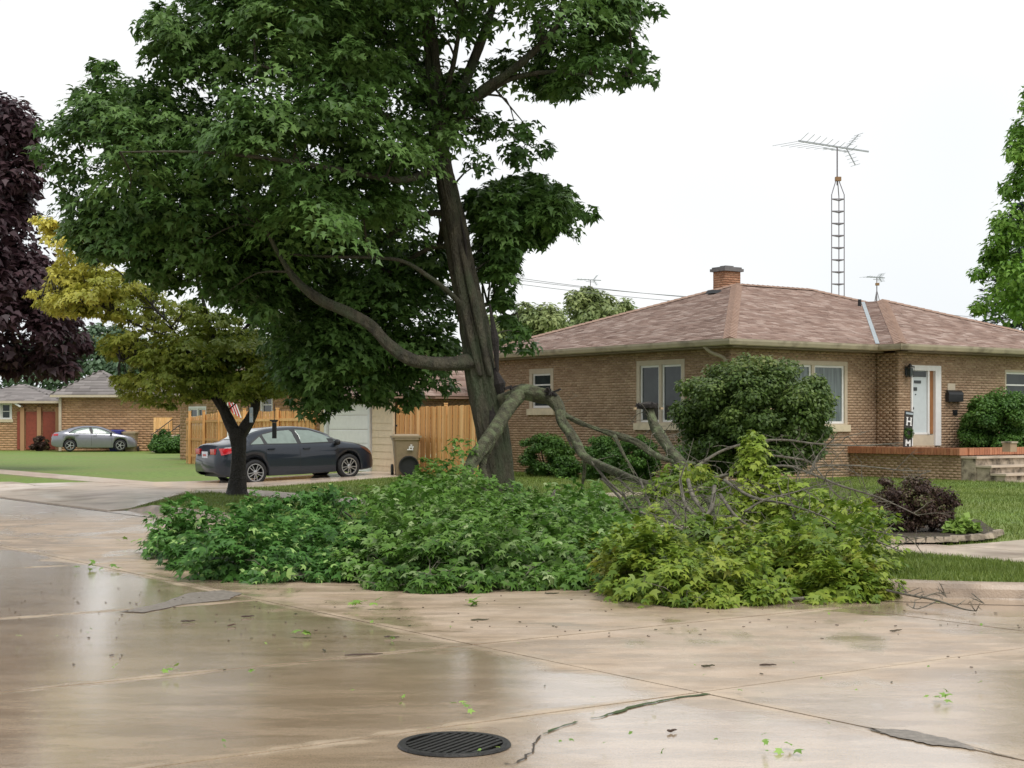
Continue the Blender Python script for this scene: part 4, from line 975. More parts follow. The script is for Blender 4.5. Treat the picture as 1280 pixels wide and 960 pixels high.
# ------------------------------------------------------------------ cars
def car(name,loc,rot,paint,label,P,scale=1.0,nsp=10):
    """x forward; P holds profile tables"""
    r=empty(name,loc,0,label,'car',rot=rot); r.scale=(scale,)*3
    wb=P['wb']/2; WR=.325; AR=.385
    x0,x1=P['x0'],P['x1']
    xs=sorted(set(list(np.linspace(x0,x1,56).round(3))+[round(c+AR*math.cos(t),3) for c in(-wb,wb) for t in np.linspace(0,math.pi,15)]))
    I=lambda tab,x: float(np.interp(x,[a for a,_ in tab],[b for _,b in tab]))
    def smooth(tab,x,h=.05): return (I(tab,x-h)+2*I(tab,x)+I(tab,x+h))/4
    def ring(x):
        top=smooth(P['top'],x); belt=min(smooth(P['belt'],x),top-.01); sill=I(P['sill'],x); hw=smooth(P['hw'],x); zb=sill
        for c in(-wb,wb):
            if abs(x-c)<AR: zb=max(zb,WR+math.sqrt(max(0,AR*AR-(x-c)**2)))
        rw=smooth(P['rw'],x,.1); zm=max(zb+.02,(sill+belt)/2+.02); zs=max(zm+.02,belt-.09)
        cab=max(0,top-belt)
        y4=hw*.95; 
        a=[(hw*.80,zb+.0),(hw*.965,zb),(hw*.975 if zb<.35 else hw*.985,zb+.03),(hw,zm),(hw*.992,zs),(y4,belt)]
        if cab>.25:
            a+=[(y4+(rw-y4)*.5,belt+cab*.50),(rw,belt+cab*.88),(rw*.9,belt+cab*.96),(rw*.55,top-.004),(0,top)]
        else:
            k=cab; a+=[(y4*.93,belt+k*.45),(y4*.80,belt+k*.7),(y4*.6,belt+k*.85),(y4*.35,top-.003),(0,top)]
        return a
    def build_body():
        mb=MB(); vs=[];fs=[]; k=None
        for x in xs:
            a=ring(x); full=[(-y,z) for y,z in a]+[(y,z) for y,z in a[-2::-1]]; k=len(full)
            vs+=[(x,y,z) for y,z in full]
        for i in range(len(xs)-1):
            for j in range(k-1): fs.append((i*k+j,(i+1)*k+j,(i+1)*k+j+1,i*k+j+1))
        fs.append(tuple(range(k))); fs.append(tuple((len(xs)-1)*k+j for j in range(k-1,-1,-1)))
        mb.add(vs,fs); return mb.build('body',M[paint],r,smooth=True)
    body=build_body()
    def side_y(x,z):
        a=ring(x)
        for i in range(len(a)-1):
            if a[i][1]<=z<=a[i+1][1] and a[i+1][1]>a[i][1]:
                t=(z-a[i][1])/(a[i+1][1]-a[i][1]); return a[i][0]+(a[i+1][0]-a[i][0])*t
        return a[3][0]
    def pane(nm,poly,m,off=.007,nx=14,nz=4,parent=r):
        px=[p[0] for p in poly]
        for sgn in(-1,1):
            vs=[];fs=[];base=0
            for i in range(nx+1):
                x=min(px)+.002+(max(px)-min(px)-.004)*i/nx; zz=[]
                for a,b_ in zip(poly,poly[1:]+poly[:1]):
                    if (a[0]-x)*(b_[0]-x)<=0 and a[0]!=b_[0]: zz.append(a[1]+(b_[1]-a[1])*(x-a[0])/(b_[0]-a[0]))
                lo,hi=min(zz),max(zz)
                for j in range(nz+1): z=lo+(hi-lo)*j/nz; vs.append((x,sgn*(side_y(x,z)+off),z))
            for i in range(nx):
                for j in range(nz):
                    q_=(base+i*(nz+1)+j,base+(i+1)*(nz+1)+j,base+(i+1)*(nz+1)+j+1,base+i*(nz+1)+j+1); fs.append(q_ if sgn<0 else q_[::-1])
            mb=MB(); mb.add(vs,fs); mb.build(nm,M[m],parent,smooth=True)
    pane('window_surround',P['surround'],'blackp',.005)
    for nm,pl_ in P['win']: pane(nm,pl_,'carglass',.011)
    # front and rear screens
    def screen(nm,xa,xb,m='carglass'):
        vs=[];fs=[];nx=8;ny=8
        for i in range(nx+1):
            x=xa+(xb-xa)*i/nx; t=smooth(P['top'],x); a=ring(x); wmax=min(a[7][0],a[8][0]*1.02)-.03 if t-I(P['belt'],x)>.25 else a[7][0]-.10
            for j in range(ny+1):
                y=-wmax+2*wmax*j/ny; up_=sorted([(yy,zz) for yy,zz in a[5:]]); z=np.interp(abs(y),[q_[0] for q_ in up_],[q_[1] for q_ in up_]); vs.append((x,y,float(z)+.009))
        for i in range(nx):
            for j in range(ny): fs.append((i*(ny+1)+j,(i+1)*(ny+1)+j,(i+1)*(ny+1)+j+1,i*(ny+1)+j+1))
        mb=MB(); mb.add(vs,fs); mb.build(nm,M[m],r,smooth=True)
    screen('windscreen',P['ws'][0],P['ws'][1]); screen('rear_screen',P['rs'][0],P['rs'][1])
    # underside and wheel wells
    mb=MB(); mb.box((0,0,.34),(x1-x0-.5,1.35,.2)); 
    for c in(-wb,wb): mb.box((c,0,.5),(.76,1.44,.34))
    mb.build('underbody',M['blackp'],r)
    # cladding, sills
    # door lines as thin proud strips
    for xx in P['doors']:
        pts=[(xx,sgn,z) for sgn in(-1,) for z in np.linspace(.30,I(P['belt'],xx)-.01,8)]
        for sgn in(-1,1):
            mb=MB(); vs=[];fs=[]
            for i,(a,_,z) in enumerate(pts):
                yy=sgn*(side_y(a,z)+.003); vs+=[(a-.005,yy,z),(a+.005,yy,z)]
            for i in range(len(pts)-1):
                q_=(i*2,i*2+1,i*2+3,i*2+2); fs.append(q_ if sgn<0 else q_[::-1])
            mb.add(vs,fs); mb.build('door_gap',M['blackp'],r)
    for xx in P['handles']:
        for sgn in(-1,1):
            z=I(P['belt'],xx)-.10; yy=sgn*(side_y(xx,z)+.02); mb=MB(); mb.box((xx,yy,z),(.19,.035,.03)); mb.build('door_handle',M[paint],r)
    for sgn in(-1,1):
        xm=P['mirror']; mb=MB(); z=I(P['belt'],xm)+.05; yy=sgn*(side_y(xm,z-.07)+.12)
        vs=[];
        mb.lathe([(0,-.12),(.05,-.115),(.075,-.07),(.08,0),(.07,.07),(.03,.10),(0,.105)],12,Matrix.Translation((xm,yy,z))@Matrix.Rotation(math.pi/2,4,'X')@Matrix.Scale(.8,4,(1,0,0))); mb.box((xm,yy-sgn*.12,z-.04),(.08,.08,.04)); mb.build('mirror',M['blackp'],r,smooth=True)
    # lamps
    for nm,pl_,m_ in P['lamps']: pane(nm,pl_,m_,.012,8,3)
    xr=P['x0']
    mb=MB(); mb.box((xr+.035,0,.82),(.03,.50,.16)); mb.build('plate_recess',M['blackp'],r)
    mb=MB(); mb.box((xr+.012,0,.82),(.02,.34,.16)); pl0=mb.build('licence_plate',M['plate'],r)
    mb=MB(); mb.box((xr-.001,0,.81),(.008,.20,.05)); mb.build('plate_print',M['platered'],pl0)
    for sgn in(-1,1):
        mb=MB(); mb.box((xr+.04,sgn*.47,.90),(.06,.26,.14)); mb.build('tail_light',M['redlamp'],r)
        mb=MB(); mb.box((x1-.20,sgn*.50,.66),(.1,.22,.07)); mb.build('headlight',M['amber'] if paint=='carp' else M['plate'],r)
    mb=MB(); mb.box((x1-.05,0,.42),(.1,.72,.12)); mb.build('grille',M['blackp'],r)
    for c in(-wb,wb):
        for sgn in(-1,1):
            T=Matrix.Translation((c,sgn*.79,WR))@Matrix.Rotation(-sgn*math.pi/2,4,'X')  # local z -> outward
            if sgn>0: T=Matrix.Translation((c,sgn*.79,WR))@Matrix.Rotation(-math.pi/2,4,'X')
            else: T=Matrix.Translation((c,sgn*.79,WR))@Matrix.Rotation(math.pi/2,4,'X')
            hub=MB(); hub.lathe([(0,-.10),(.15,-.10),(.15,.0),(0,.0)],20,T); wo=hub.build('wheel',M['blackp'],r)
            t=MB(); t.lathe([(.20,-.11),(.29,-.11),(.32,-.08),(.327,-.03),(.327,.04),(.315,.085),(.27,.10),(.222,.095),(.215,.05),(.2,.0)],32,T,caps=False); t.build('tyre',M['tyre'],wo,smooth=True)
            t=MB(); t.lathe([(.235,.085),(.228,.10),(.205,.10),(.20,.06)],32,T,caps=False)
            for s_ in range(nsp):
                a=2*math.pi*s_/nsp; da=(.10 if nsp==10 else .0)*(1 if s_%2 else -1)
                p0_=T@Vector((.04*math.cos(a),.04*math.sin(a),.085)); p1_=T@Vector((.212*math.cos(a+da),.212*math.sin(a+da),.085)); t.bar(p0_,p1_,.026 if nsp==10 else .05,.02 if nsp==10 else .04)
            t.lathe([(0,.05),(.055,.05),(.055,.10),(.03,.108),(0,.108)],14,T); t.build('rim',M['rim'],wo)
    return r
PA=dict(wb=2.70,x0=-2.34,x1=2.30,
 top=[(-2.34,.62),(-2.335,.80),(-2.31,1.02),(-2.22,1.09),(-1.95,1.115),(-1.72,1.15),(-1.2,1.36),(-.85,1.43),(-.35,1.457),(.0,1.45),(.35,1.41),(.75,1.27),(1.20,1.06),(1.30,1.02),(1.7,.95),(2.0,.85),(2.2,.70),(2.28,.58),(2.30,.48)],
 belt=[(-2.34,.58),(-2.32,.86),(-2.15,.98),(-1.6,1.02),(-.8,1.0),(.3,.96),(1.1,.93),(1.6,.88),(2.0,.77),(2.2,.62),(2.3,.44)],
 sill=[(-2.34,.38),(-2.2,.28),(-1.8,.23),(0,.20),(1.8,.21),(2.2,.24),(2.3,.32)],
 hw=[(-2.34,.60),(-2.3,.70),(-2.15,.80),(-1.7,.87),(0,.89),(1.3,.885),(1.8,.83),(2.1,.72),(2.25,.56),(2.30,.45)],
 rw=[(-2.3,.66),(-1.5,.60),(-.9,.56),(0,.57),(.5,.58),(1.2,.66),(2,.66)],
 surround=[(-1.52,1.035),(-1.05,1.30),(-.6,1.375),(0,1.392),(.35,1.36),(.75,1.23),(1.12,1.02),(1.1,.975),(.3,.985),(-.9,1.02)],
 win=[('quarter_window',[(-1.42,1.045),(-1.10,1.24),(-1.06,1.04)]),('rear_side_window',[(-1.01,1.045),(-1.02,1.275),(-.62,1.345),(-.20,1.362),(-.12,1.01)]),('front_side_window',[(-.02,1.01),(-.08,1.36),(.34,1.325),(.72,1.20),(1.00,1.03),(.95,1.005)])],
 ws=(.42,1.16),rs=(-1.66,-1.02),doors=[-1.02,-.07,1.02],handles=[-.88,.12],mirror=.98,
 lamps=[('tail_light',[(-2.24,.80),(-2.27,.98),(-1.85,.975),(-1.80,.93),(-2.0,.84)],'redlamp'),('side_headlight',[(1.78,.80),(1.72,.86),(2.02,.76),(2.2,.60),(2.17,.56),(2.0,.66)],'amber')])
c1=G(318,606.5,.0); 
Yr=40.0; Yf=41.55; pr=W(318,606.5,Yr); pf=W(435,598,Yf)
dirv=(pf-pr); ang=math.atan2(dirv.y,dirv.x); pitch=math.asin(dirv.z/dirv.length)
side=Vector((-math.sin(ang),math.cos(ang),0))
mid=(pr+pf)/2+side*.80
car('parked_car',mid,(0,-pitch,ang),'carp','dark slate blue four door sedan parked on the driveway in front of white garage',PA,scale=dirv.length/2.70)
PB=dict(PA); 
PB['top']=[(-2.34,.62),(-2.335,.78),(-2.30,.99),(-2.2,1.05),(-2.0,1.09),(-1.5,1.25),(-1.0,1.385),(-.6,1.435),(-.25,1.44),(.1,1.42),(.4,1.36),(.75,1.22),(1.15,1.03),(1.3,.98),(1.7,.90),(2.0,.80),(2.2,.66),(2.28,.55),(2.30,.46)]
PB['surround']=[(-1.45,1.03),(-1.15,1.22),(-.7,1.34),(-.2,1.365),(.2,1.32),(.65,1.16),(.95,1.0),(.9,.955),(.3,.965),(-.9,.99)]
PB['win']=[('rear_side_window',[(-1.36,1.03),(-1.1,1.19),(-.68,1.305),(-.3,1.325),(-.24,.99)]),('front_side_window',[(-.14,.985),(-.18,1.325),(.18,1.285),(.6,1.13),(.86,.99)])]
PB['doors']=[-1.1,-.19,.9]; PB['handles']=[-.95,.0]; PB['mirror']=.86; PB['ws']=(.38,1.08); PB['rs']=(-1.95,-1.05)
PB['lamps']=[('tail_light',[(-2.26,.86),(-2.27,.99),(-1.95,.985),(-1.97,.87)],'redlamp')]
ga=W(82,565,81.5); gb_=W(145,563.5,82.2); dv=gb_-ga; an=math.atan2(dv.y,dv.x)
car('parked_car',(ga+gb_)/2+Vector((0,.8,0)),(0,0,an),'carg','silver grey sedan parked at the far end of the lawn by the brick house',PB,scale=dv.length/2.7*1.0,nsp=5)

# ------------------------------------------------------------------ antennas, wires
def antenna(name,label,x,y,z0,z1,wd,boom,tilt,els,step=.42,lattice=True,top=1.0):
    r=empty(name,(x,y,z0),0,label,'antenna'); H=z1-z0
    if lattice:
        q=MB(); corners=[(-wd/2,-.12),(wd/2,-.12),(wd*.28,.30)]
        for cx,cy in corners: q.tube([(cx,cy,0),(cx,cy,H-.45),(cx*.25,cy*.25,H+.05)],.017,6)
        q.build('rail',M['steel'],r)
        k=.3
        while k<H-.4:
            m_=MB()
            for i in range(3):
                a=corners[i]; b_=corners[(i+1)%3]; m_.bar((a[0],a[1],k),(b_[0],b_[1],k),.03,.035)
            m_.build('rung',M['steel'],r); k+=step
    else:
        q=MB()
        for a in (0,2.1,4.2): q.bar((.35*math.cos(a),.35*math.sin(a),H-1.6),(0,0,H-.2),.03)
        q.bar((0,0,0),(0,0,H),.05); q.build('mast_leg',M['steel'],r)
    q=MB(); q.tube([(0,0,H-.1),(0,0,H+top)],.025,6); q.build('mast',M['steel'],r)
    q=MB(); q.box((.03,0,H+.12),(.2,.16,.14)); q.build('rotor',M['rust'],r)
    R=Matrix.Rotation(tilt[1],3,'Y')@Matrix.Rotation(tilt[0],3,'Z'); q=MB(); zt=H+top
    a=Vector((0,0,zt))+R@Vector((-boom*.55,0,0)); b_=Vector((0,0,zt))+R@Vector((boom*.45,0,0)); q.bar(a,b_,.05,.05); q.bar(Vector((0,0,zt-.12))+R@Vector((-boom*.2,0,0)),Vector((0,0,zt-.12))+R@Vector((boom*.15,0,0)),.03); q.build('boom',M['alum'],r)
    q=MB()
    for i in range(els):
        t=-.53+.75*i/(els-1); L_=(1.0-.55*(i/(els-1)))*boom*.55
        c=Vector((0,0,zt))+R@Vector((boom*t,0,0)); q.bar(c-R@Vector((.25*L_,-L_,0)),c,.012); q.bar(c-R@Vector((.25*L_,L_,0)),c,.012)
    for s_ in(-1,1):
        c=Vector((0,0,zt))+R@Vector((boom*.13,0,0)); e_=c+R@Vector((.38*boom*.4,0,s_*boom*.2)); q.bar(c,e_,.03)
        for i in range(5):
            m_=c+(e_-c)*(.2+.2*i); q.bar(m_-R@Vector((0,.35,0)),m_+R@Vector((0,.35,0)),.012)
    q.build('elements',M['alum'],r)
ax=W(1046.5,0,54).x
antenna('antenna_tower','tall lattice antenna tower with broad aerial rising behind the hip roof',ax,54,.3,zat(228,54),.44,2.7,(.25,.10),9,step=.425,top=1.25)
antenna('roof_antenna','small distant aerial on a tripod mast right of the lattice tower',W(1096,0,85).x,85,0,zat(358,85),.3,1.1,(.3,.03),6,lattice=False,top=.5)
antenna('roof_antenna','small distant aerial above the trees left of the chimney',W(738,0,95).x,95,0,zat(362,95),.3,1.5,(.2,.03),6,lattice=False,top=.6)
for i,(ya,yb,Ya,Yb) in enumerate(((342,374,70,78),(350,379,70,78),(346,371,71,79))):
    a=W(560,ya-8,Ya); b_=W(1000,yb+6,Yb); pts=[a+(b_-a)*t+Vector((0,0,-.9*4*t*(1-t)*.3)) for t in np.linspace(0,1,16)]
    pts=[a-(b_-a)*.6]+pts+[b_+(b_-a)*.6]
    q=MB(); q.tube(pts,.014,4); tag(q.build('power_line',M['wire']),['upper sagging overhead wire left of the chimney','lowest sagging overhead wire left of the chimney','middle sagging overhead wire left of the chimney'][i],'wire','overhead wires')

# ------------------------------------------------------------------ the big broken maple
TY=27.7
mt=empty('broken_maple',W(623,635,TY).to_2d().to_3d(),0,'huge dark green maple with a leaning trunk whose right limb has snapped off','tree')
base=Vector(mt.location)
def loc(p): return p-base
tp_=[(624,655,.42),(623,636,.40),(621,610,.34),(618,570,.30),(610,520,.30),(604,480,.29),(597,440,.28),(590,400,.262),(580,350,.25),(571,300,.24),(563,255,.21),(554,213,.185),(547,170,.16),(543,120,.145),(538,60,.12),(530,-20,.10),(520,-120,.07),(515,-220,.04)]
pts,rd=smoothpath([loc(W(a,b_,TY)) for a,b_,_ in tp_],[c for _,_,c in tp_],16)
q=MB(); q.tube(pts,rd,84,wob=.004,ridge=.10,bark=.05)
# root flare ridge and the long split rib on the right
pts2,rd2=smoothpath([loc(W(637,648,TY-.25)),loc(W(635,600,TY-.18)),loc(W(628,540,TY-.12)),loc(W(616,490,TY-.05))],[.17,.11,.09,.10],12); q.tube(pts2,rd2,30,wob=.01,ridge=.12,bark=.03)
for fl in ([(604,652,27.3,.15),(607,630,27.35,.11),(610,600,27.45,.07),(608,560,27.6,.05)],[(590,648,27.9,.12),(600,632,27.8,.1),(606,606,27.75,.06)],[(600,470,27.45,.05),(588,420,27.45,.07),(578,370,27.5,.07),(570,320,27.5,.06),(562,262,27.5,.04)],[(612,470,27.42,.05),(600,410,27.42,.075),(586,350,27.45,.07),(574,300,27.5,.05)]):
    pts3,rd3=smoothpath([loc(W(a,b_,c)) for a,b_,c,_ in fl],[x[3] for x in fl],8); q.tube(pts3,rd3,18,wob=.01,ridge=.12,bark=.02)
trunk=q.build('trunk',M['bark'],mt,smooth=True)
q=MB()
for (a,b_,c,d,w_) in ((622,470,612,380,.07),(627,500,618,460,.10),(584,330,575,270,.03),(618,560,612,500,.10)):
    q=MB(); q.tube([loc(W(a,b_,TY-.20)),loc(W((a+c)/2+2,(b_+d)/2,TY-.24)),loc(W(c,d,TY-.17))],[w_*.3,w_,w_*.2],8,wob=.2); q.build('split_scar',M['torn'],mt)
skel=[(base+p,0) for p in pts]
def limb(nm,path,parent,m='bark',seg=10,k=5,rel=None,wob=.03):
    rel=rel if rel is not None else base
    P_=[W(a,b_,Y)-rel for a,b_,Y,_ in path]; pts,rd=smoothpath(P_,[p[3] for p in path],k)
    mb=MB(); big=path[0][3]>.08; mb.tube(pts,rd,24 if big else seg,wob=.012 if big else wob,ridge=.07,bark=.02 if big else 0); o=mb.build(nm,M[m],parent,smooth=True)
    return [(rel+p,0) for p in pts]
for path in [
 [(592,452,27.6,.17),(565,455,27.3,.125),(538,454,27.0,.12),(510,448,26.9,.115),(485,430,26.8,.11),(462,406,26.8,.105),(430,388,26.8,.10),(400,374,26.8,.09),(372,352,26.8,.065),(350,320,26.7,.04),(335,290,26.6,.03)],
 [(585,390,27.6,.06),(560,364,27.3,.045),(535,345,27.1,.04),(505,327,27.0,.034),(470,322,27.0,.03),(420,321,27.0,.026),(360,318,27,.02)],
 [(568,270,27.8,.08),(545,266,27.9,.06),(515,275,28.2,.05),(480,300,28.6,.04),(450,330,29,.03)],
 [(573,310,27.9,.07),(545,308,28.2,.05),(515,322,28.6,.04),(480,345,29,.03)],
 [(552,200,27.7,.10),(520,175,27.2,.08),(500,160,26.9,.075),(480,145,26.6,.06),(440,120,26.2,.05),(380,100,25.8,.03),(320,80,25.5,.02)],
 [(552,190,27.7,.10),(590,125,27.6,.09),(630,95,27.5,.08),(660,72,27.4,.07),(690,40,27.3,.06),(705,5,27.2,.045),(720,-60,27,.03)],
 [(575,135,27.7,.07),(605,118,27.7,.06),(640,98,27.6,.05),(690,90,27.4,.04),(740,95,27.3,.025),(790,95,27.2,.012)],
 [(548,160,27.7,.11),(578,105,27.9,.10),(598,60,28.1,.09),(615,10,28.4,.07),(640,-80,28.8,.04)],
 [(546,140,27.7,.06),(562,100,27.5,.05),(572,50,27.3,.04),(580,-10,27.2,.03)],
 [(548,160,27.8,.08),(530,110,28.2,.07),(515,60,28.6,.06),(490,0,29,.05),(450,-90,29.5,.03)],
 [(545,120,27.9,.08),(500,60,28.4,.07),(440,20,28.8,.06),(360,-10,29.2,.04),(280,-20,29.5,.02)],
 [(555,215,27.9,.09),(500,220,28.6,.07),(430,215,29.2,.06),(350,225,29.6,.04),(240,240,29.6,.02)],
 [(552,205,27.5,.07),(505,225,26.5,.06),(440,215,25.7,.05),(350,200,25,.035),(250,190,24.8,.02),(150,190,25,.01)],
 [(578,340,28.0,.07),(605,310,28.6,.05),(640,280,29,.04),(690,260,29,.02)],
 [(585,400,28.0,.06),(610,380,28.8,.04),(640,400,29.2,.03)],
 [(560,250,28.1,.08),(540,330,29.5,.06),(480,400,30.2,.05),(430,450,30.5,.03)],
]:
    skel+=limb('branch',path,mt)
main_poly=[(225,-90),(205,0),(152,25),(182,58),(168,90),(135,70),(112,80),(90,110),(78,150),(48,190),(58,228),(75,250),(80,300),(110,328),(150,338),(200,365),(300,392),(335,430),(350,480),(372,510),(400,520),(440,502),(500,512),(545,487),(578,468),(590,380),(560,300),(553,215),(600,212),(640,208),(672,190),(655,150),(600,135),(590,110),(660,122),(735,128),(805,105),(806,60),(785,40),(812,10),(785,-60),(700,-240),(500,-330),(320,-260)]
lowr_poly=[(580,235),(625,222),(650,212),(700,218),(733,268),(690,300),(650,322),(638,380),(680,436),(645,432),(618,395),(600,350),(590,300)]
def yf(x,y,Y):
    # keep the trunk and the low limbs in front of the clumps hanging behind them
    if y>205 and x>505: return max(Y,29.0)+random.uniform(0,1.2)
    if y>305 and x>340: return 28.3+random.uniform(0,3.0)
    if y>270 and x>400: return 28.0+random.uniform(0,3.0)
    if 575<x<700 and 40<y<150: return max(Y,28.6)
    return Y
vis=[p for p in main_poly]
holes=[(132,195,16),(115,185,9),(592,182,10),(600,60,10),(640,40,9),(560,60,8),(545,290,14),(575,190,8),(395,190,9),(480,150,7),(505,395,9),(545,405,8),(440,340,7),(340,110,7),(585,60,8),(615,65,10),(655,55,8)]
mc,mr=crown_blobs(main_poly,330,TY,4.2,.65,1.25,yf)
m3,r3=crown_blobs([(90,250),(330,260),(560,300),(585,465),(500,508),(385,520),(345,480),(310,398),(200,362),(110,328)],110,28.2,3.0,.6,1.1,yf); mc+=m3; mr+=r3
cs,rs=crown_blobs(main_poly,620,TY,3.2,.30,.5,yf); tn=[random.random()*.6 for _ in cs]
c2_,r2_=crown_blobs(lowr_poly,75,28.6,1.3,.28,.45); 
# drooping fringe clumps
for (x,y) in ((385,512),(400,518),(372,500),(430,500),(500,505),(515,500),(470,498),(660,432),(632,428),(560,482)): cs.append(W(x,y,29+random.random())); rs.append(.25)
for (x,y,r) in ((735,265,.2),(812,95,.22),(118,82,.14),(125,100,.25),(818,12,.2),(800,70,.3),(50,190,.25),(60,160,.25),(680,185,.2),(560,200,.3),(600,205,.3),(530,205,.35),(520,185,.35),(500,200,.3),(575,170,.3),(640,190,.3),(660,160,.28),(655,200,.25)): cs.append(W(x,y,27.2)); rs.append(r)
def hole_ok(c):
    px=640+c.x/c.y*F; py=HZ-(c.z-EYE)/c.y*F
    return not any(math.hypot(px-a,py-b_)<r+14 for a,b_,r in holes)
tn+=[random.random()*.8]*(len(cs)-len(tn))
kk=[i for i,c in enumerate(cs) if hole_ok(c)]; cs=[cs[i] for i in kk]; rs=[rs[i] for i in kk]; tn=[tn[i] for i in kk]+[random.random()*.8 for _ in c2_]
cs+=c2_; rs+=r2_
mc2,mr2=crown_blobs(lowr_poly,34,28.6,1.2,.45,.85)
mc+=mc2; mr+=mr2
kk=[i for i,c in enumerate(mc) if hole_ok(c)]; mc=[mc[i] for i in kk]; mr=[mr[i] for i in kk]
A1=macro_sprays(mc,mr,[random.random() for _ in mc],13,31,.135)
A2=blob_arrays(cs,rs,55,.15,.7,.45,tn)
o=link('crown',cat_leaves('crown',[A1,A2],MAP3,MAP3_F,rel=base),M['maple'],mt); o['kind']='stuff'
q=MB(); twigs_to(q,skel,cs,.016,.4,1.3)
q.v=[(a-base.x,b_-base.y,c-base.z) for a,b_,c in q.v]; q.build('twigs',M['bark'],mt)['kind']='stuff'

# ------------------------------------------------------------------ broken limbs and fallen foliage
def auto_twigs(mb,pts,n_,L0=.5,r=.008,bias=Vector((0,0,0)),sub=2):
    for _ in range(n_):
        p=random.choice(pts); d=Vector((random.gauss(0,1),random.gauss(0,.6),random.gauss(0,.7)))+bias; d.normalize(); L_=L0*random.uniform(.4,1.2)
        m_=p+d*L_*.5+Vector((0,0,random.uniform(-.1,.16)))*L_; e_=p+d*L_+Vector((random.uniform(-.25,.25),0,random.uniform(-.3,.2)))*L_
        if e_.z<.05: e_.z=.05+random.random()*.1
        if m_.z<.05: m_.z=.08
        mb.tube([p,m_,e_],[r,r*.7,r*.3],4,cap=False)
        for _k in range(sub):
            s_=m_+(e_-m_)*random.random(); f_=s_+Vector((random.gauss(0,1),random.gauss(0,.6),random.gauss(0,.8))).normalized()*L_*.35
            f_.z=max(.04,f_.z); mb.tube([s_,f_],[r*.5,r*.2],3,cap=False)
def broken(name,label,paths,cat='branch',m='barkl',tw=0,torn=(),group=None,twl=.5,bias=Vector((0,0,0)),frac=10):
    p0_=W(*paths[0][0][:3]); rel=Vector((p0_.x,p0_.y,0)); r=empty(name,rel,0,label,cat,group); allp=[]
    for i,path in enumerate(paths):
        jt=.035 if path[0][3]>.05 else .02
        P_=[W(a,b_,Y)-rel+(Vector((random.uniform(-jt,jt),0,random.uniform(-jt,jt))) if q_ else Vector()) for q_,(a,b_,Y,_) in enumerate(path)]; pts,rd=smoothpath(P_,[p[3]*.86*random.uniform(.93,1.09) for p in path],9)
        big=path[0][3]>.03; mb=MB(); mb.tube(pts,rd,22 if big else 7,wob=.02 if big else .08,ridge=.10 if big else 0,bark=.028 if path[0][3]>.06 else (.012 if big else 0))
        mb.build('limb' if path[0][3]>.05 else 'branch',M[m if big else 'twig'],r,smooth=True); allp+=[p for p in pts]
    if tw:
        mb=MB(); auto_twigs(mb,allp,tw,twl,bias=bias); mb.build('twigs',M['twig'],r)['kind']='stuff'
    return r,allp,rel
lim,ap,rel=broken('hanging_limb','thick lichen covered limb arching from the maple trunk down to the right',[
 [(627,500,27.45,.15),(640,494,27.3,.155),(655,492,27.2,.17),(672,493,27.1,.16),(688,497,27.0,.15),(697,508,26.8,.125),(706,530,26.5,.10),(718,552,26.1,.095),(731,570,25.7,.10),(746,580,25.3,.085),(775,590,24.4,.075),(805,602,23.4,.07),(835,609,22.4,.06),(860,613,21.6,.05)],
 [(700,515,26.7,.07),(725,530,26.4,.065),(750,540,26.1,.06),(775,547,25.8,.065),(795,553,25.5,.06),(815,566,25.2,.055),(840,574,24.8,.05),(870,582,24.4,.03)],
 [(731,570,25.7,.045),(730,590,25.7,.03),(728,610,25.7,.025),(729,635,25.7,.018)],
 [(740,577,25.4,.03),(760,600,25,.028),(785,625,24.6,.022),(800,650,24.2,.018)],
 [(768,545,25.8,.045),(778,565,25.4,.035),(785,580,25.2,.02),(795,600,25,.012)],
 [(765,590,24.6,.02),(780,605,24.3,.02),(792,618,24.2,.018)],
 [(700,525,26.6,.03),(708,545,26.3,.02),(716,562,26,.012)],
],tw=14,twl=.35)
q=MB(); c=W(690,490,26.9)-rel
for i in range(7): q.bar(c+Vector((random.uniform(-.12,.12),random.uniform(-.1,.1),-.06)),c+Vector((random.uniform(-.16,.16),random.uniform(-.15,.1),random.uniform(.0,.09))),.045,.03)
q.build('torn_end',M['torn'],lim); q=MB(); c=W(645,486,27.2)-rel
for i in range(4): q.bar(c+Vector((-.2+.1*i,0,0)),c+Vector((-.08+.1*i,.05,.04)),.07,.05)
q.build('torn_end',M['torn'],lim)
broken('hanging_limb','thick limb drooping down left across the maple trunk into the green leaves',[
 [(650,494,27.15,.15),(640,505,26.9,.16),(628,525,26.6,.155),(612,545,26.2,.15),(598,562,25.9,.14),(586,580,25.6,.13),(575,610,25.2,.10),(560,650,24.5,.07)],
 [(614,548,26.2,.10),(608,565,26.1,.09),(604,585,26,.085),(606,610,25.9,.07),(604,640,25.8,.05)],
 [(690,628,20.5,.01),(693,612,20.6,.012),(680,640,20.4,.01)]],tw=0)
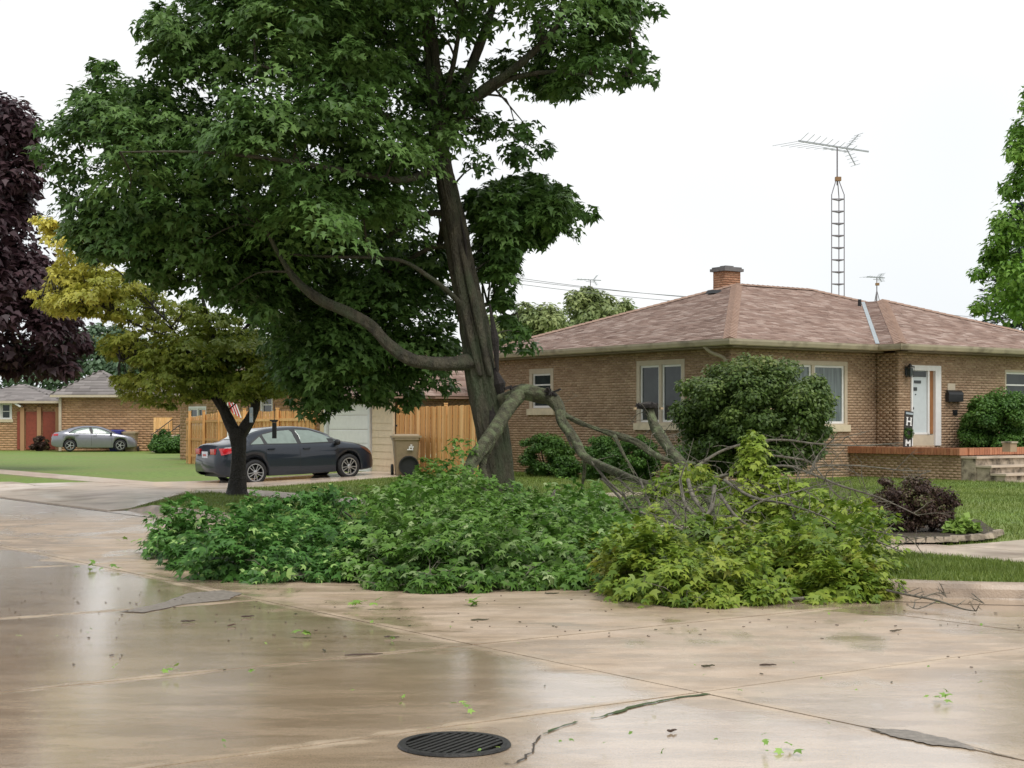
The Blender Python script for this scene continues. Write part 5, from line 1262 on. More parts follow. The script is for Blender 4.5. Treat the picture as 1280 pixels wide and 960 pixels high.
stub,ap2,rel2=broken('snapped_limb','upright snapped limb with a dark torn top standing out of the yellow green foliage',[
 [(810,508,22.3,.085),(816,525,22.2,.085),(822,540,22.1,.09),(832,560,21.9,.085),(850,578,21.6,.08),(868,600,21.2,.07),(885,625,20.6,.055),(895,650,20.0,.05)],
 [(868,585,21.3,.03),(905,562,21.5,.022),(950,550,21.6,.02),(985,549,21.7,.018),(1020,554,21.8,.015),(1075,556,21.9,.011),(1130,555,22,.006)],
 [(935,556,21.6,.014),(960,567,21.4,.017),(1008,576,21.3,.017),(1022,590,21.2,.014),(1040,612,21,.012),(1062,632,20.8,.007)],
 [(880,600,21,.03),(930,588,20.8,.02),(980,583,20.7,.019),(1012,592,20.5,.019),(1052,608,20.3,.017),(1100,624,20.1,.012),(1150,645,19.9,.006)],
 [(1008,592,20.5,.012),(1030,584,20.6,.013),(1075,584,20.7,.012),(1130,588,20.8,.009),(1165,590,20.9,.005)],
 [(890,612,20.6,.02),(920,620,20.3,.02),(970,636,20,.017),(1020,655,19.7,.012),(1070,672,19.5,.008)],
 [(1012,592,20.5,.010),(1020,570,20.6,.008),(1040,552,20.7,.006),(1060,545,20.8,.004)],
 [(893,608,17.4,.03),(888,632,17.0,.028),(880,654,16.7,.026),(895,672,16.5,.02),(914,700,16.2,.008)],
 [(850,600,18.0,.024),(856,628,17.3,.02),(872,650,16.9,.018),(905,662,16.7,.014),(940,690,16.4,.006)],
 [(905,600,18.2,.022),(940,622,17.6,.02),(985,632,17.2,.016),(1030,648,16.9,.01),(1060,668,16.7,.005)],
 [(930,640,17.1,.016),(955,625,17.2,.014),(990,618,17.4,.01),(1030,605,17.7,.005)],
 [(800,640,17.6,.02),(835,652,17.0,.018),(868,672,16.6,.014),(880,705,16.2,.006)],
 [(780,690,16.6,.016),(806,672,16.8,.015),(832,660,17.0,.012),(850,640,17.3,.008)],
 [(881,652,16.75,.02),(862,668,16.6,.016),(846,686,16.4,.008)],
 [(900,618,17.2,.022),(918,640,16.9,.02),(935,655,16.8,.016),(960,668,16.6,.008)],
 [(860,600,19,.03),(868,622,18.5,.03),(880,640,18.1,.025)],
 [(1030,655,17.2,.022),(1060,664,17,.016),(1095,676,16.8,.012),(1130,690,16.6,.005)],
 [(1045,668,16.9,.014),(1080,690,16.7,.009),(1110,697,16.6,.004)],
 [(1050,650,17.4,.012),(1090,662,17.3,.01),(1150,672,17.2,.005)],
 [(990,640,18,.016),(1000,655,17.8,.014),(1030,668,17.5,.01)],
],tw=240,twl=.42,bias=Vector((.3,0,.15)))
q=MB(); c=W(810,508,22.3)-rel2
for i in range(16):
    a=i*.4; q.bar(c+Vector((.06*math.cos(a),.06*math.sin(a),-.03)),c+Vector((.16*math.cos(a)-.02,.12*math.sin(a),random.uniform(-.04,.06))),.03,.025)
q.lathe([(.03,-.06),(.14,-.02),(.15,.03),(.05,.07),(0,.06)],12,Matrix.Translation(c)); q.build('torn_end',M['torn'],stub)
q=MB(); 
for sx in(-1,1): q=MB(); q.box(c+Vector((sx*.19,-.03,-.03)),(.045,.05,.03),rz=.4); q.build('fresh_split',M['split'],stub)

def mound(name,label,cols,n_,per,size,m,rr=(.18,.36),rndf=None,back=1.0,extra=(),br=6,T=MAPLE,TF=MAPLE_F,power=.85,z0=0.0):
    """leafy boughs lying on the ground. cols: (px, py_bottom, py_top, Yback)"""
    pxs=[c[0] for c in cols]; pb=[c[1] for c in cols]; pt=[c[2] for c in cols]; yb=[c[3] for c in cols]
    cs=[];rs=[]
    tn=[]; nm=int(n_/7.5); mc=[];mr=[];mt_=[]
    for _ in range(nm):
        x=random.uniform(pxs[0]+14,pxs[-1]-14); b_=np.interp(x,pxs,pb); t_=np.interp(x,pxs,pt); Yb=np.interp(x,pxs,yb); Yf_=EYE*F/(b_-HZ)+.35*(1+mnoise.noise(Vector((x*.03,n_,0))))
        edge=min(1,min(x-pxs[0],pxs[-1]-x)/60+.35)
        t=random.random()**1.05; R_=random.uniform(.34,.88)*edge; Y=Yf_+R_+(max(Yb,Yf_+.4)-Yf_)*t; s=F/Y
        y=(b_-R_*s*.3)+((t_+R_*s*.6)-(b_-R_*s*.3))*t**power
        c=W(x,y,Y); c.z=max(c.z*(.80+.55*mnoise.noise(Vector((c.x*1.5,c.y*1.5,n_)))+.08)+random.uniform(-.10,.08),z0+R_*.2); mc.append(c); mr.append(R_); mt_.append(random.random())
    for _ in range(int(n_/7)):
        x=random.uniform(pxs[0],pxs[-1]); b_=np.interp(x,pxs,pb); r=random.uniform(.10,.22); p=W(x,b_-6,EYE*F/(b_-6-HZ)+r+random.random()**2*.7); p.z=z0+r*.5; cs.append(p); rs.append(r); tn.append(random.random()*.7)
    # inner fill keeps the pile from being hollow; its dark tone paints inner shade
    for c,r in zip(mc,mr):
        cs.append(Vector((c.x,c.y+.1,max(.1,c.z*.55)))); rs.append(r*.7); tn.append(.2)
    for (x,y,Y,r) in extra: cs.append(W(x,y,Y)); rs.append(r); tn.append(random.random()*.8)
    mid=cs[0]; cx=W((pxs[0]+pxs[-1])/2,0,float(np.mean([EYE*F/(b_-HZ) for b_ in pb]))+.8); cx.z=0; rel=Vector((cx.x,cx.y,0))
    root=empty(name,rel,0,label,'branch','storm broken boughs lying on the street')
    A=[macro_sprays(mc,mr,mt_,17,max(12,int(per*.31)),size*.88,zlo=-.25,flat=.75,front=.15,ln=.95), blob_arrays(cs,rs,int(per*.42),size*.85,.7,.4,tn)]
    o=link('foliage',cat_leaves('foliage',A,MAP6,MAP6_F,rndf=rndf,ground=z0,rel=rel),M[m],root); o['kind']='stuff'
    q=MB()
    for _b in range(br):
        c0=random.choice(cs); e_=min(cs,key=lambda c:abs((c-c0).length-1.3)); m_=(c0+e_)/2+Vector((0,0,-.05)); pts,rd=smoothpath([c0-rel,m_-rel,e_-rel],[.026,.02,.007],6); q.tube(pts,rd,7,wob=.1)
        q.build('branch',M['twig'],root); q=MB()
    q=MB(); auto_twigs(q,[c-rel for c in cs],90,.35,.006); q.build('twigs',M['twig'],root)['kind']='stuff'
    return root,rel
pale=lambda pos,t: np.where((rng.random(len(t))<.10),1.0,np.clip(t*.8,0,.72))
mound('fallen_bough','bushy dark green bough with pale leaf undersides at the left end of the fallen branches',
 [(200,690,684,20.0),(225,708,684,19.6),(260,728,672,19.6),(300,735,655,19.9),(335,737,645,20.3),(370,736,612,20.6),(400,735,606,20.8),(430,735,612,21),(446,735,640,20.6),(462,733,670,19)],
 210,160,.115,'fallenleft',rndf=pale,extra=[(385,622,20.4,.22),(405,616,20.6,.2),(432,626,20.7,.2),(350,628,20.2,.22),(315,650,19.8,.25),(230,690,19.2,.2),(210,686,20,.16)])
fg=lambda pos,t: np.where(rng.random(len(t))<.012,1.0,np.where(rng.random(len(t))<.12,.72,np.clip(t*.7,0,.6)))
mound('fallen_bough','broad mid green maple bough heaped around the foot of the trunk and over the kerb',
 [(452,740,700,18),(466,743,672,20.5),(482,745,632,23),(500,747,598,24),(530,749,568,24.7),(560,749,548,25.3),(585,749,562,25.4),(598,749,628,24),(618,748,672,22.5),(640,746,676,22.5),(665,745,655,24),(690,745,600,25),(715,745,606,25),(728,745,632,25),(745,744,650,24.5),(765,744,645,24),(785,742,648,24),(800,738,680,22)],
 500,170,.112,'fallen',rndf=fg,rr=(.2,.42),extra=[(700,612,25,.3),(690,628,24.8,.3),(716,625,24.8,.25),(560,585,24.9,.3),(578,598,24.7,.3),(545,600,24.6,.3),(520,612,24.4,.3),(585,620,24.5,.3),(575,560,25.6,.3),(590,600,24.6,.3)],power=.72)
yl=lambda pos,t: np.clip(t*.9+.03*rng.random(len(t)),0,1)
mound('fallen_bough','yellow green maple bough spread over the kerb and street at the right',
 [(765,748,722,16.5),(800,757,722,16.6),(830,765,714,16.8),(870,768,708,17),(900,768,708,17),(930,766,700,17.2),(960,763,690,17.6),(1000,762,668,18),(1040,762,655,17.5),(1058,760,672,17),(1076,757,700,16.6),(1088,752,728,15.8)],
 340,180,.108,'fallenyel',rndf=yl,rr=(.18,.38),extra=[(845,590,20.5,.25),(835,600,20.3,.25),(870,590,20.2,.22),(880,600,20.1,.22),(855,610,20,.2),(893,608,20,.2),(1040,640,17.3,.22),(1050,655,17.2,.22),(1035,660,17,.25),(820,615,20,.16)])
q=[(940,552,19.2,.16),(942,566,19.1,.2),(936,582,19,.2),(946,595,19,.2),(960,600,19,.2),(975,606,18.9,.22),(990,618,18.8,.22),(965,622,18.8,.25),(1000,630,18.7,.2),(935,612,18.8,.2),(950,636,18.6,.22),(920,636,18.6,.2),(985,642,18.4,.22)]
rel=W(945,0,19); rel.z=0; r_=empty('fallen_bough',rel,0,'upright yellow green leafy spray standing before the large round shrub','branch','storm broken boughs lying on the street')
o=link('foliage',blob_leaves([W(a,b_,c)-rel for a,b_,c,_ in q],[x[3] for x in q],150,.09,flat=1,shell=.25,rndf=lambda p,t:.35+t*.45,name='foliage'),M['fallenyel'],r_); o['kind']='stuff'
mb=MB(); pts,rd=smoothpath([W(905,660,18.5)-rel,W(930,610,18.8)-rel,W(942,560,19.1)-rel],[.03,.022,.008],4); mb.tube(pts,rd,7); pts,rd=smoothpath([W(925,625,18.7)-rel,W(965,605,18.9)-rel,W(995,625,18.7)-rel],[.02,.015,.006],4); mb.tube(pts,rd,7); mb.build('branch',M['twig'],r_)
# dark curved branch piece in front of the left bough
broken('fallen_branch','short dark curved branch lying between the left bough and the centre foliage',[[(404,676,20.8,.022),(415,668,20.8,.04),(432,664,20.8,.045),(452,662,20.9,.04)],[(448,662,20.9,.02),(440,648,20.9,.018),(430,640,21,.01)],[(460,652,21.3,.014),(459,640,21.3,.012)]],m='darkbark')
broken('fallen_branch','small bare forked branch lying in the gutter by the right kerb',[
 [(1108,738,14.6,.014),(1140,745,14.3,.012),(1170,752,14.0,.011),(1200,760,13.6,.009),(1222,764,13.4,.004)],
 [(1150,748,14.2,.009),(1172,740,14.3,.006),(1185,747,14.1,.003)],[(1170,752,14,.008),(1150,762,13.7,.005),(1135,757,13.8,.003)],[(1195,758,13.7,.006),(1205,748,13.9,.003)],[(1130,742,14.4,.006),(1150,735,14.4,.003)],[(1215,742,14.3,.006),(1222,750,14.1,.006),(1230,755,14,.003)]],tw=12,twl=.15)
# dark leafless tangle below the bare limbs
broken('fallen_branch','tangle of brown leafless twigs between the hanging limb and yellow green foliage',[
 [(800,600,20.5,.02),(815,640,19.5,.02),(830,680,18.5,.012)],[(820,610,20.2,.02),(850,650,19.2,.02),(870,690,18.2,.012)],[(840,625,19.8,.018),(900,670,18.6,.015),(930,700,17.8,.01)],[(790,690,17.2,.02),(820,720,16.2,.018),(850,740,15.2,.012)],[(1000,640,19.5,.015),(1040,655,19,.012),(1080,640,19,.008)],[(1030,625,19.8,.012),(1060,640,19.6,.01),(1070,670,19.0,.006)]],m='twig',tw=230,twl=.5)
broken('fallen_branch','long dark slanting branch standing in the lawn right of the trunk',[[(752,598,25,.02),(775,622,24.3,.022),(800,655,23.2,.02),(812,680,22,.014)],[(778,615,24.4,.014),(790,630,24,.012),(798,642,23.8,.01)]],m='darkbark')

# ------------------------------------------------------------------ young yellow-green tree
YY=33.2
yt=empty('young_maple',W(295,617,YY).to_2d().to_3d(),0,'small forked tree with yellowing leaves and dark trunk in the verge before the sedan','tree')
yb_=Vector(yt.location); skel2=[]
for nm,path in (('trunk',[(296,622,YY,.30),(296,612,YY,.215),(297,590,YY,.17),(298,565,YY,.16),(297,545,YY,.19),(297,535,YY,.17)]),
 ('branch',[(297,548,YY,.16),(287,528,YY,.13),(277,508,YY,.11),(266,492,YY,.10),(262,478,YY,.07),(245,455,YY-.3,.05),(225,425,YY-.5,.04),(205,398,YY-.6,.025),(170,370,YY-.6,.012)]),
 ('branch',[(298,548,YY,.15),(309,530,YY,.13),(318,512,YY,.11),(322,490,YY,.09),(335,465,YY+.2,.07),(350,440,YY+.3,.05),(365,415,YY+.3,.03)]),
 ('branch',[(268,494,YY,.08),(275,470,YY,.07),(272,440,YY,.07),(262,410,YY,.06),(255,380,YY,.04),(248,350,YY,.02)]),
 ('branch',[(283,515,YY,.05),(275,490,YY-.1,.045),(285,450,YY,.05),(295,425,YY,.04),(315,400,YY,.03),(330,380,YY,.02)]),
 ('branch',[(258,470,YY-.2,.05),(235,462,YY-.4,.04),(210,450,YY-.5,.03),(180,445,YY-.6,.02),(150,450,YY-.6,.01)]),
 ('branch',[(225,425,YY-.5,.03),(180,410,YY-.4,.025),(130,385,YY-.4,.02),(80,375,YY-.4,.012),(40,368,YY-.4,.006)]),
 ('branch',[(205,398,YY-.6,.02),(160,350,YY,.018),(110,310,YY,.014),(60,285,YY,.008)])):
    skel2+=limb(nm,path,yt,m='darkbark',rel=yb_)
yp=[(35,262),(70,272),(105,288),(140,325),(175,345),(235,372),(330,400),(375,440),(388,480),(372,508),(335,498),(300,512),(270,498),(235,505),(200,518),(158,505),(140,482),(165,458),(150,448),(118,437),(112,412),(145,405),(105,398),(65,398),(22,366),(60,352),(42,335),(75,330),(45,290)]
cs,rs=crown_blobs(yp,330,YY,1.9,.16,.32)
ymc,ymr=crown_blobs(yp,205,YY,2.1,.32,.8); m3,r3=crown_blobs([(120,415),(260,400),(385,430),(385,500),(330,500),(300,508),(265,498),(200,514),(150,500)],50,YY-.3,1.8,.3,.6); ymc+=m3; ymr+=r3
hz2=[(150,410,8),(185,418,10),(225,405,8),(290,452,7),(250,430,6),(175,465,5),(330,425,5),(215,480,4)]
def okh(c,hs):
    px=640+c.x/c.y*F; py=HZ-(c.z-EYE)/c.y*F; return not any(math.hypot(px-a,py-b_)<r+8 for a,b_,r in hs)
kk=[i for i,c in enumerate(cs) if okh(c,hz2)]; cs=[cs[i] for i in kk]; rs=[rs[i] for i in kk]
def yr(pos,t):
    X=pos[:,0]+yb_.x; px=640+X/YY*F; k=np.clip((260-px)/190,0,1); hgt=np.clip((pos[:,2]-3)/3.0,0,1)
    return np.clip(.10+t*.34+k*.62*(.25+.75*hgt),0,1)
ymk=[i for i,c in enumerate(ymc) if okh(c,hz2)]
o=link('crown',cat_leaves('crown',[macro_sprays([ymc[i] for i in ymk],[ymr[i] for i in ymk],[random.random() for _ in ymk],7,23,.115,flat=.35),blob_arrays(cs,rs,30,.105,.6,.3)],MAP3,MAP3_F,rndf=yr,rel=yb_),M['young'],yt); o['kind']='stuff'
q=MB(); twigs_to(q,skel2,cs,.012,.8); q.v=[(a-yb_.x,b_-yb_.y,c) for a,b_,c in q.v]; q.build('twigs',M['darkbark'],yt)['kind']='stuff'
# hanging feeder
fd=W(343,548,33.0); fr=empty('bird_feeder',fd,0,'narrow black tube feeder with a crossbar hanging in front of the sedan window','feeder')
q=MB(); q.box((0,0,.17),(.085,.085,.34)); q.build('tube',M['blackp'],fr)
q=MB(); q.box((-.01,0,.385),(.17,.06,.03)); q.box((0,0,.36),(.11,.1,.03)); q.bar((.0,0,.39),(.0,0,.75),.012); q.build('hanger',M['black'],fr)
bhp=W(315.5,528,33.0); bh_=empty('thermometer_plaque',bhp,0,'narrow grey plaque fixed to the right fork of the small tree','plaque'); q=MB(); q.box((0,-.14,.16),(.075,.02,.32)); q.build('plaque_board',M['flash'],bh_); q=MB(); q.box((0,-.155,.16),(.03,.01,.08)); q.build('plaque_mark',M['white'],bh_)
fp=W(290,512,50); fl=empty('flag',(fp.x,fp.y,.15),0,'small red and white striped flag seen through the fork of the small tree','flag')
q=MB(); q.bar((-.15,.05,0),(-.15,.05,2.4),.03); q.build('pole',M['white'],fl)
for i in range(6):
    q=MB(); q.bar((-.12+i*.05,0,2.28-i*.03),(.04+i*.05,0,1.85-i*.03),.01,.045); q.build('stripe',M['red'] if i%2==0 else M['white'],fl)

# ------------------------------------------------------------------ other trees
def blob_tree(name,label,poly,n_,Y,depth,r0,r1,per,size,m,trunk,tm='darkbark',T=LOBE,TF=LOBE_F,flat=.75,rndf=None,shell=.35,group=None):
    p=W(trunk[0],0,Y); b0=Vector((p.x,p.y,0)); root=empty(name,b0,0,label,'tree',group)
    q=MB(); top=W(trunk[0],trunk[1],Y)-b0; pts,rd=smoothpath([Vector((0,0,-.1)),Vector((0,0,top.z*.35)),top],[trunk[2]*1.3,trunk[2],trunk[2]*.35],5); q.tube(pts,rd,12,wob=.04,ridge=.05); q.build('trunk',M[tm],root,smooth=True)
    cs,rs=crown_blobs(poly,n_,Y,depth,r0,r1); sk=[(b0+x,0) for x in pts[2:]]
    o=link('crown',blob_leaves([c-b0 for c in cs],rs,per,size,T=T,TF=TF,flat=flat,shell=shell,rndf=rndf),M[m],root); o['kind']='stuff'
    q=MB(); twigs_to(q,sk,cs,trunk[2]*.12,.4,3.5); q.v=[(a-b0.x,b_-b0.y,c) for a,b_,c in q.v]; q.build('limbs',M[tm],root)['kind']='stuff'
    return root
blob_tree('purple_maple','dark purple leaved maple at the left edge of the lawn',[(-250,200),(-160,110),(-70,70),(-10,108),(20,118),(55,128),(45,165),(52,215),(40,250),(62,330),(100,392),(116,425),(100,462),(72,480),(55,500),(30,478),(0,470),(-60,495),(-160,500),(-260,420)],430,50,4.5,.7,1.1,110,.28,'purple',(-75,200,.3))
blob_tree('lime_maple','bright green tree rising behind the right end of the brick house',[(1290,80),(1268,150),(1250,185),(1256,215),(1242,255),(1238,290),(1225,320),(1205,350),(1215,390),(1240,405),(1262,420),(1300,430),(1400,420),(1460,300),(1420,120),(1340,40)],185,56,3.5,.45,.85,140,.21,'lime',(1350,150,.25))
blob_tree('background_tree','loose olive green tree behind the left slope of the roof',[(640,395),(650,372),(672,366),(690,372),(705,385),(715,440),(640,440),(600,440),(610,390)],60,85,2.5,.6,1.0,130,.30,'back',(665,390,.2),group='trees behind the brick house')
blob_tree('background_tree','taller rounded olive green tree just left of the roof ridge line behind the wires',[(705,385),(712,362),(735,356),(752,364),(775,360),(792,378),(800,400),(790,440),(705,440)],70,88,2.8,.6,1.0,130,.30,'back',(750,380,.2),group='trees behind the brick house')
for i,(x,y,r,Y,lb) in enumerate(((120,440,50,150,'hazy green tree beyond the far grey roof'),(185,452,42,140,'pale tree seen through the gap in the yellow leaves'),(40,470,60,150,'distant tree behind the red door garage'),(260,450,50,150,'distant tree behind the neighbour house chimney'),(340,460,60,150,'distant tree behind the neighbour house roof'),(470,470,60,140,'distant tree behind the white door garage'))):
    poly=[(x+r*math.cos(a)*1.25,y+r*.8*math.sin(a)) for a in np.linspace(0,6.28,12)[:-1]]
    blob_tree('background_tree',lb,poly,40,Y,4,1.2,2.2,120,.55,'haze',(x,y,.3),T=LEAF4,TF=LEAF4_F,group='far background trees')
# spruce behind the lime tree
sp_=W(1285,0,62); sr=empty('spruce_tree',(sp_.x,62,0),0,'dark bluish spruce tips showing left of the bright green tree','tree')
q=MB(); q.tube([(0,0,0),(0,0,6),(0,0,11)],[.3,.18,.04],10); q.build('trunk',M['darkbark'],sr)
pos=[];nor=[];tip=[]; qb=MB()
for lv in range(26):
    z=2.5+lv*.32; L_=3.4*(1-lv/30); nb_=9
    for k in range(nb_):
        a=6.283*k/nb_+lv*.7; d=Vector((math.cos(a),math.sin(a),-.12)); qb.bar((0,0,z),d*L_+Vector((0,0,z)),.03)
        for j in range(46):
            t=random.uniform(.2,1); s_=random.choice((-1,1))*random.uniform(0,.45)*(1.1-t); sd2=Vector((-d.y,d.x,0)); p=Vector((0,0,z))+d*L_*t+sd2*s_*1.3+Vector((0,0,random.uniform(-.08,.04)))
            pos.append(tuple(p)); nor.append((random.gauss(0,.5),random.gauss(0,.5),1)); tp2=d+sd2*s_*2+Vector((0,0,random.uniform(-.1,.3))); tip.append(tuple(tp2))
qb.build('boughs',M['darkbark'],sr)['kind']='stuff'
pos=np.array(pos);T_=LEAF4*np.array([.35,1,1]); o=link('crown',leaf_mesh('crown',pos,np.array(nor),np.array(tip),np.full(len(pos),.3),rng.random(len(pos)),T_,LEAF4_F),M['spruce'],sr); o['kind']='stuff'

# ------------------------------------------------------------------ shrubs
def shrub(name,label,x,y,z0,rx,rz,nb_,per,leaf,m,cat='shrub',group=None,stems=5,T=LEAF4,TF=LEAF4_F,flat=.8,cut=.25,rndf=None,ry=None,rr=(.16,.28)):
    root=empty(name,(x,y,z0),0,label,cat,group); cs=[];rs=[]; ry=ry or rx
    cz=rz*(1-cut)
    for i in range(nb_):
        d=Vector((random.gauss(0,1),random.gauss(0,1),random.gauss(0,1))).normalized(); k=random.choice([.55,.8,.86,.9])+random.uniform(-.05,.03)
        r=random.uniform(*rr)*rx; k*=1+.07*mnoise.noise(d*1.9+Vector((x,y,0)))+(.05 if random.random()<.1 else 0); p=Vector((d.x*(rx-r*.6)*k/.9,d.y*(ry-r*.6)*k/.9,cz+d.z*(rz*1-r*.6)*k/.9))
        if p.z<.08: p.z=.08+random.random()*.1
        cs.append(p); rs.append(r)
    o=link('foliage',blob_leaves(cs,rs,per,leaf,T=T,TF=TF,flat=flat,shell=.45,name='foliage',ground=0,rndf=rndf,up=.6,droop=.2),M[m],root); o['kind']='stuff'
    for i in range(stems):
        c=random.choice(cs); q=MB(); q.tube([(random.uniform(-.1,.1)*rx,random.uniform(-.1,.1)*rx,0),(c.x*.4,c.y*.4,c.z*.5),tuple(c)],[.03*rx,.02*rx,.01*rx],6); q.build('stem',M['darkbark'],root)
    return root
tipc=lambda pos,t: np.clip(t*.55+.45*np.clip((pos[:,2]-.8)/2.0,0,1)*rng.random(len(t))**.5,0,1)
p=W(940,528,32.5); shrub('round_shrub','large rounded dark green shrub with brownish tips before the picture window',p.x,p.y,.25,1.72,1.40,230,330,.085,'shrub',stems=12,cut=-.14,rndf=tipc,rr=(.13,.24),flat=.62)
for (px,py,Y,rx,rz,lb,m) in ((682,600,40,.80,.62,'clipped dark green bush below the small side window','yew'),(708,601,38.8,.40,.33,'small light green bush in front of the clipped bush under the side window','yew'),
  (752,600,37.8,.62,.58,'rounded bush on the lawn below the double window, left one','yew'),(790,600,37.2,.72,.60,'rounded bush below the double window beside the big shrub','yew'),(862,603,36.2,.62,.55,'low bush at the house corner under the big shrub','yew')):
    p=W(px,0,Y); shrub('clipped_bush',lb,p.x,p.y,.22,rx*.95,rz*1.02,70,200,.06,m,group='bushes along the house wall',stems=3,cut=.0)
p=G(560,592,.25); shrub('low_bush','low yellow green bush under the pale tarp beside the tan bin',p.x-.25,p.y+.3,.25,.62,.34,30,110,.07,'hosta',stems=2,cut=.1)
p=W(1246,0,38.9); shrub('yew_bush','broad soft green yew bush right of the porch steps',p.x+.30,p.y+.4,.32,1.12,1.05,130,380,.075,'yew',stems=6,cut=-.15)
p=G(1153,668,.15); shrub('barberry_bush','low dark purple bush in the edged corner bed',p.x-.18,p.y+.35,.12,.42,.42,60,170,.045,'barberry',stems=10,cut=-.1,rr=(.18,.36)); shrub('barberry_bush','smaller right hand lump of dark purple bush in the edged corner bed',p.x+.20,p.y+.40,.12,.40,.40,36,150,.045,'barberry',stems=8,cut=-.1,rr=(.18,.36))
for (px,py,lb,r) in ((1207,668,'bright hosta at the right end of the corner bed',.24),(1106,660,'pale hosta at the left end of the corner bed',.24),(1150,650,'pale green sapling leaves in the middle of the corner bed',.2)):
    p=G(px,py,.15); shrub('hosta_plant',lb,p.x,p.y+.1,.14,r,r*.6,14,22,.13,'hosta',cat='plant',group='plants of the corner bed',stems=1,T=LEAF4,TF=LEAF4_F)
p=W(235,0,79); shrub('clipped_bush','green bush right of the far entry steps',p.x-.6,78.5,.12,1.3,.55,60,220,.14,'yew',group='bushes at the far house',stems=2)
p=W(208,0,81); shrub('clipped_bush','small bush on top of the far entry steps',p.x,80.2,.2,.5,.7,30,150,.12,'yew',group='bushes at the far house',stems=2)
p=W(42,0,83); shrub('clipped_bush','small reddish bush by the red garage doors',p.x,84,.12,.5,.5,30,150,.12,'barberry',group='bushes at the far house',stems=2)
# planter on the porch
p=W(1262,552,35.6); pb_=empty('stone_planter',(p.x,p.y,1.0),TH,'small tan brick planter half hidden in the yew bush','planter')
q=MB(); q.box((0,0,.12),(.24,.22,.2)); q.build('box',M['mortar'],pb_); q=MB(); q.box((0,0,.24),(.28,.26,.04)); q.build('rim',M['stone'],pb_)
# corner bed with stone edging
bd=[G(a,b_,.15) for a,b_ in ((1060,668),(1075,676),(1120,679),(1180,678),(1235,674),(1250,668),(1225,655),(1150,648),(1085,650))]
q=MB(); q.add([(p.x,p.y,ZW(p.x,p.y)+.03) for p in bd],[tuple(range(len(bd)))]); tag(q.build('bed_soil',M['soil']),kind='structure')
edg=empty('bed_edging',(bd[2].x,bd[2].y,.15),0,'row of small rounded stones edging the corner bed','edging')
o0=Vector(edg.location); seg=bd[:6]
for a,b_ in zip(seg[:-1],seg[1:]):
    n_=max(1,int((b_-a).length/.13))
    for i in range(n_):
        p=a+(b_-a)*(i+.5)/n_-o0; q=MB(); q.box((p.x,p.y,.04),(.115,.10,.07*random.uniform(.8,1.2)),rz=random.uniform(-.3,.3),taper=.75); q.build('edging_stone',M['stone'],edg)
p=G(1120,664,.15); q=MB(); q.lathe([(0,0),(.19,.0),(.2,.05),(.12,.12),(0,.14)],10,Matrix.Translation((p.x,p.y,.14))@Matrix.Scale(1.5,4,(1,0,0))); tag(q.build('rock',M['stone']),'brown low rock among the hostas of the corner bed','rock')

# ------------------------------------------------------------------ drain, cracks, debris
dc=G(568,931.5); dr_=empty('storm_drain',(dc.x,dc.y,0),0,'round black cast iron storm drain grate in the wet street','drain')
R_=.292
q=MB(); q.lathe([(0,.003),(R_-.01,.003)],40); q.build('pit_shade',M['pit_shade'],dr_)  # flat black disc on the slab paints the shade down the drain
q=MB(); q.lathe([(R_-.035,.004),(R_-.035,.014),(R_,.015),(R_+.008,.003)],48,caps=False); q.build('ring',M['iron'],dr_)
an=math.radians(60); dx_=Vector((math.cos(an),math.sin(an),0)); nx_=Vector((-math.sin(an),math.cos(an),0))
for i in range(-6,7):
    o_=i*.041; 
    if abs(o_)>=R_-.05: continue
    h=math.sqrt((R_-.04)**2-o_**2); q=MB(); q.bar(nx_*o_-dx_*h+Vector((0,0,.009)),nx_*o_+dx_*h+Vector((0,0,.009)),.024,.010); q.build('grate_bar',M['iron'],dr_)
def strip(nm,label,pts,wd,m,cat='crack',z=.0045,jit=.012):
    P_=[G(a,b_) for a,b_ in pts]; out=[]
    for a,b_ in zip(P_[:-1],P_[1:]):
        n_=max(2,int((b_-a).length/.05))
        for i in range(n_): out.append(a+(b_-a)*i/n_+Vector((random.uniform(-jit,jit),random.uniform(-jit,jit),0)))
    vs=[];fs=[]
    for i,p in enumerate(out):
        d=(out[min(i+1,len(out)-1)]-out[max(i-1,0)]).normalized(); n__=Vector((-d.y,d.x,0)); w_=wd*random.uniform(.3,1.3)/2
        vs+=[p+n__*w_+Vector((0,0,z)),p-n__*w_+Vector((0,0,z))]
    fs=[(i*2,i*2+1,i*2+3,i*2+2) for i in range(len(out)-1)]
    q=MB(); q.add(vs,fs); return tag(q.build(nm,M[m]),label,cat)
s1=strip('moss_strip','green moss growing in the street joint right of the drain',[(885,868),(850,872),(800,882),(755,895),(730,901)],.035,'moss','moss')
s1=strip('moss_strip','short patch of moss at the near end of the street joint',[(722,903),(700,909),(675,920)],.022,'moss','moss')
strip('street_crack','crooked dark crack beside the right rim of the storm drain',[(675,920),(668,930),(669,938),(655,948),(640,957),(622,952)],.014,'crack')
strip('street_crack','long thin crack across the right of the street',[(1070,908),(1130,916),(1200,930),(1280,952)],.012,'crack')
def patch(nm,label,pts,m,cat,z=.005,thick=.0):
    P_=[G(a,b_) for a,b_ in pts]; q=MB(); out=[]
    for a,b_ in zip(P_,P_[1:]+P_[:1]):
        for t in np.linspace(0,1,9)[:-1]: p=a+(b_-a)*float(t); out.append((p.x+random.uniform(-.012,.012),p.y+random.uniform(-.02,.02),z))
    q.add(out,[tuple(range(len(out)))]); return tag(q.build(nm,M[m]),label,cat)
patch('asphalt_patch','grey asphalt repair patch along the joint left of centre',[(150,765),(200,755),(235,742),(280,738),(302,742),(285,750),(230,756),(180,766)],'asphalt','patch')
patch('asphalt_patch','dark asphalt repair sliver at the lower right of the street',[(1085,911),(1140,914),(1195,927),(1220,938),(1160,931),(1110,920)],'asphalt','patch')
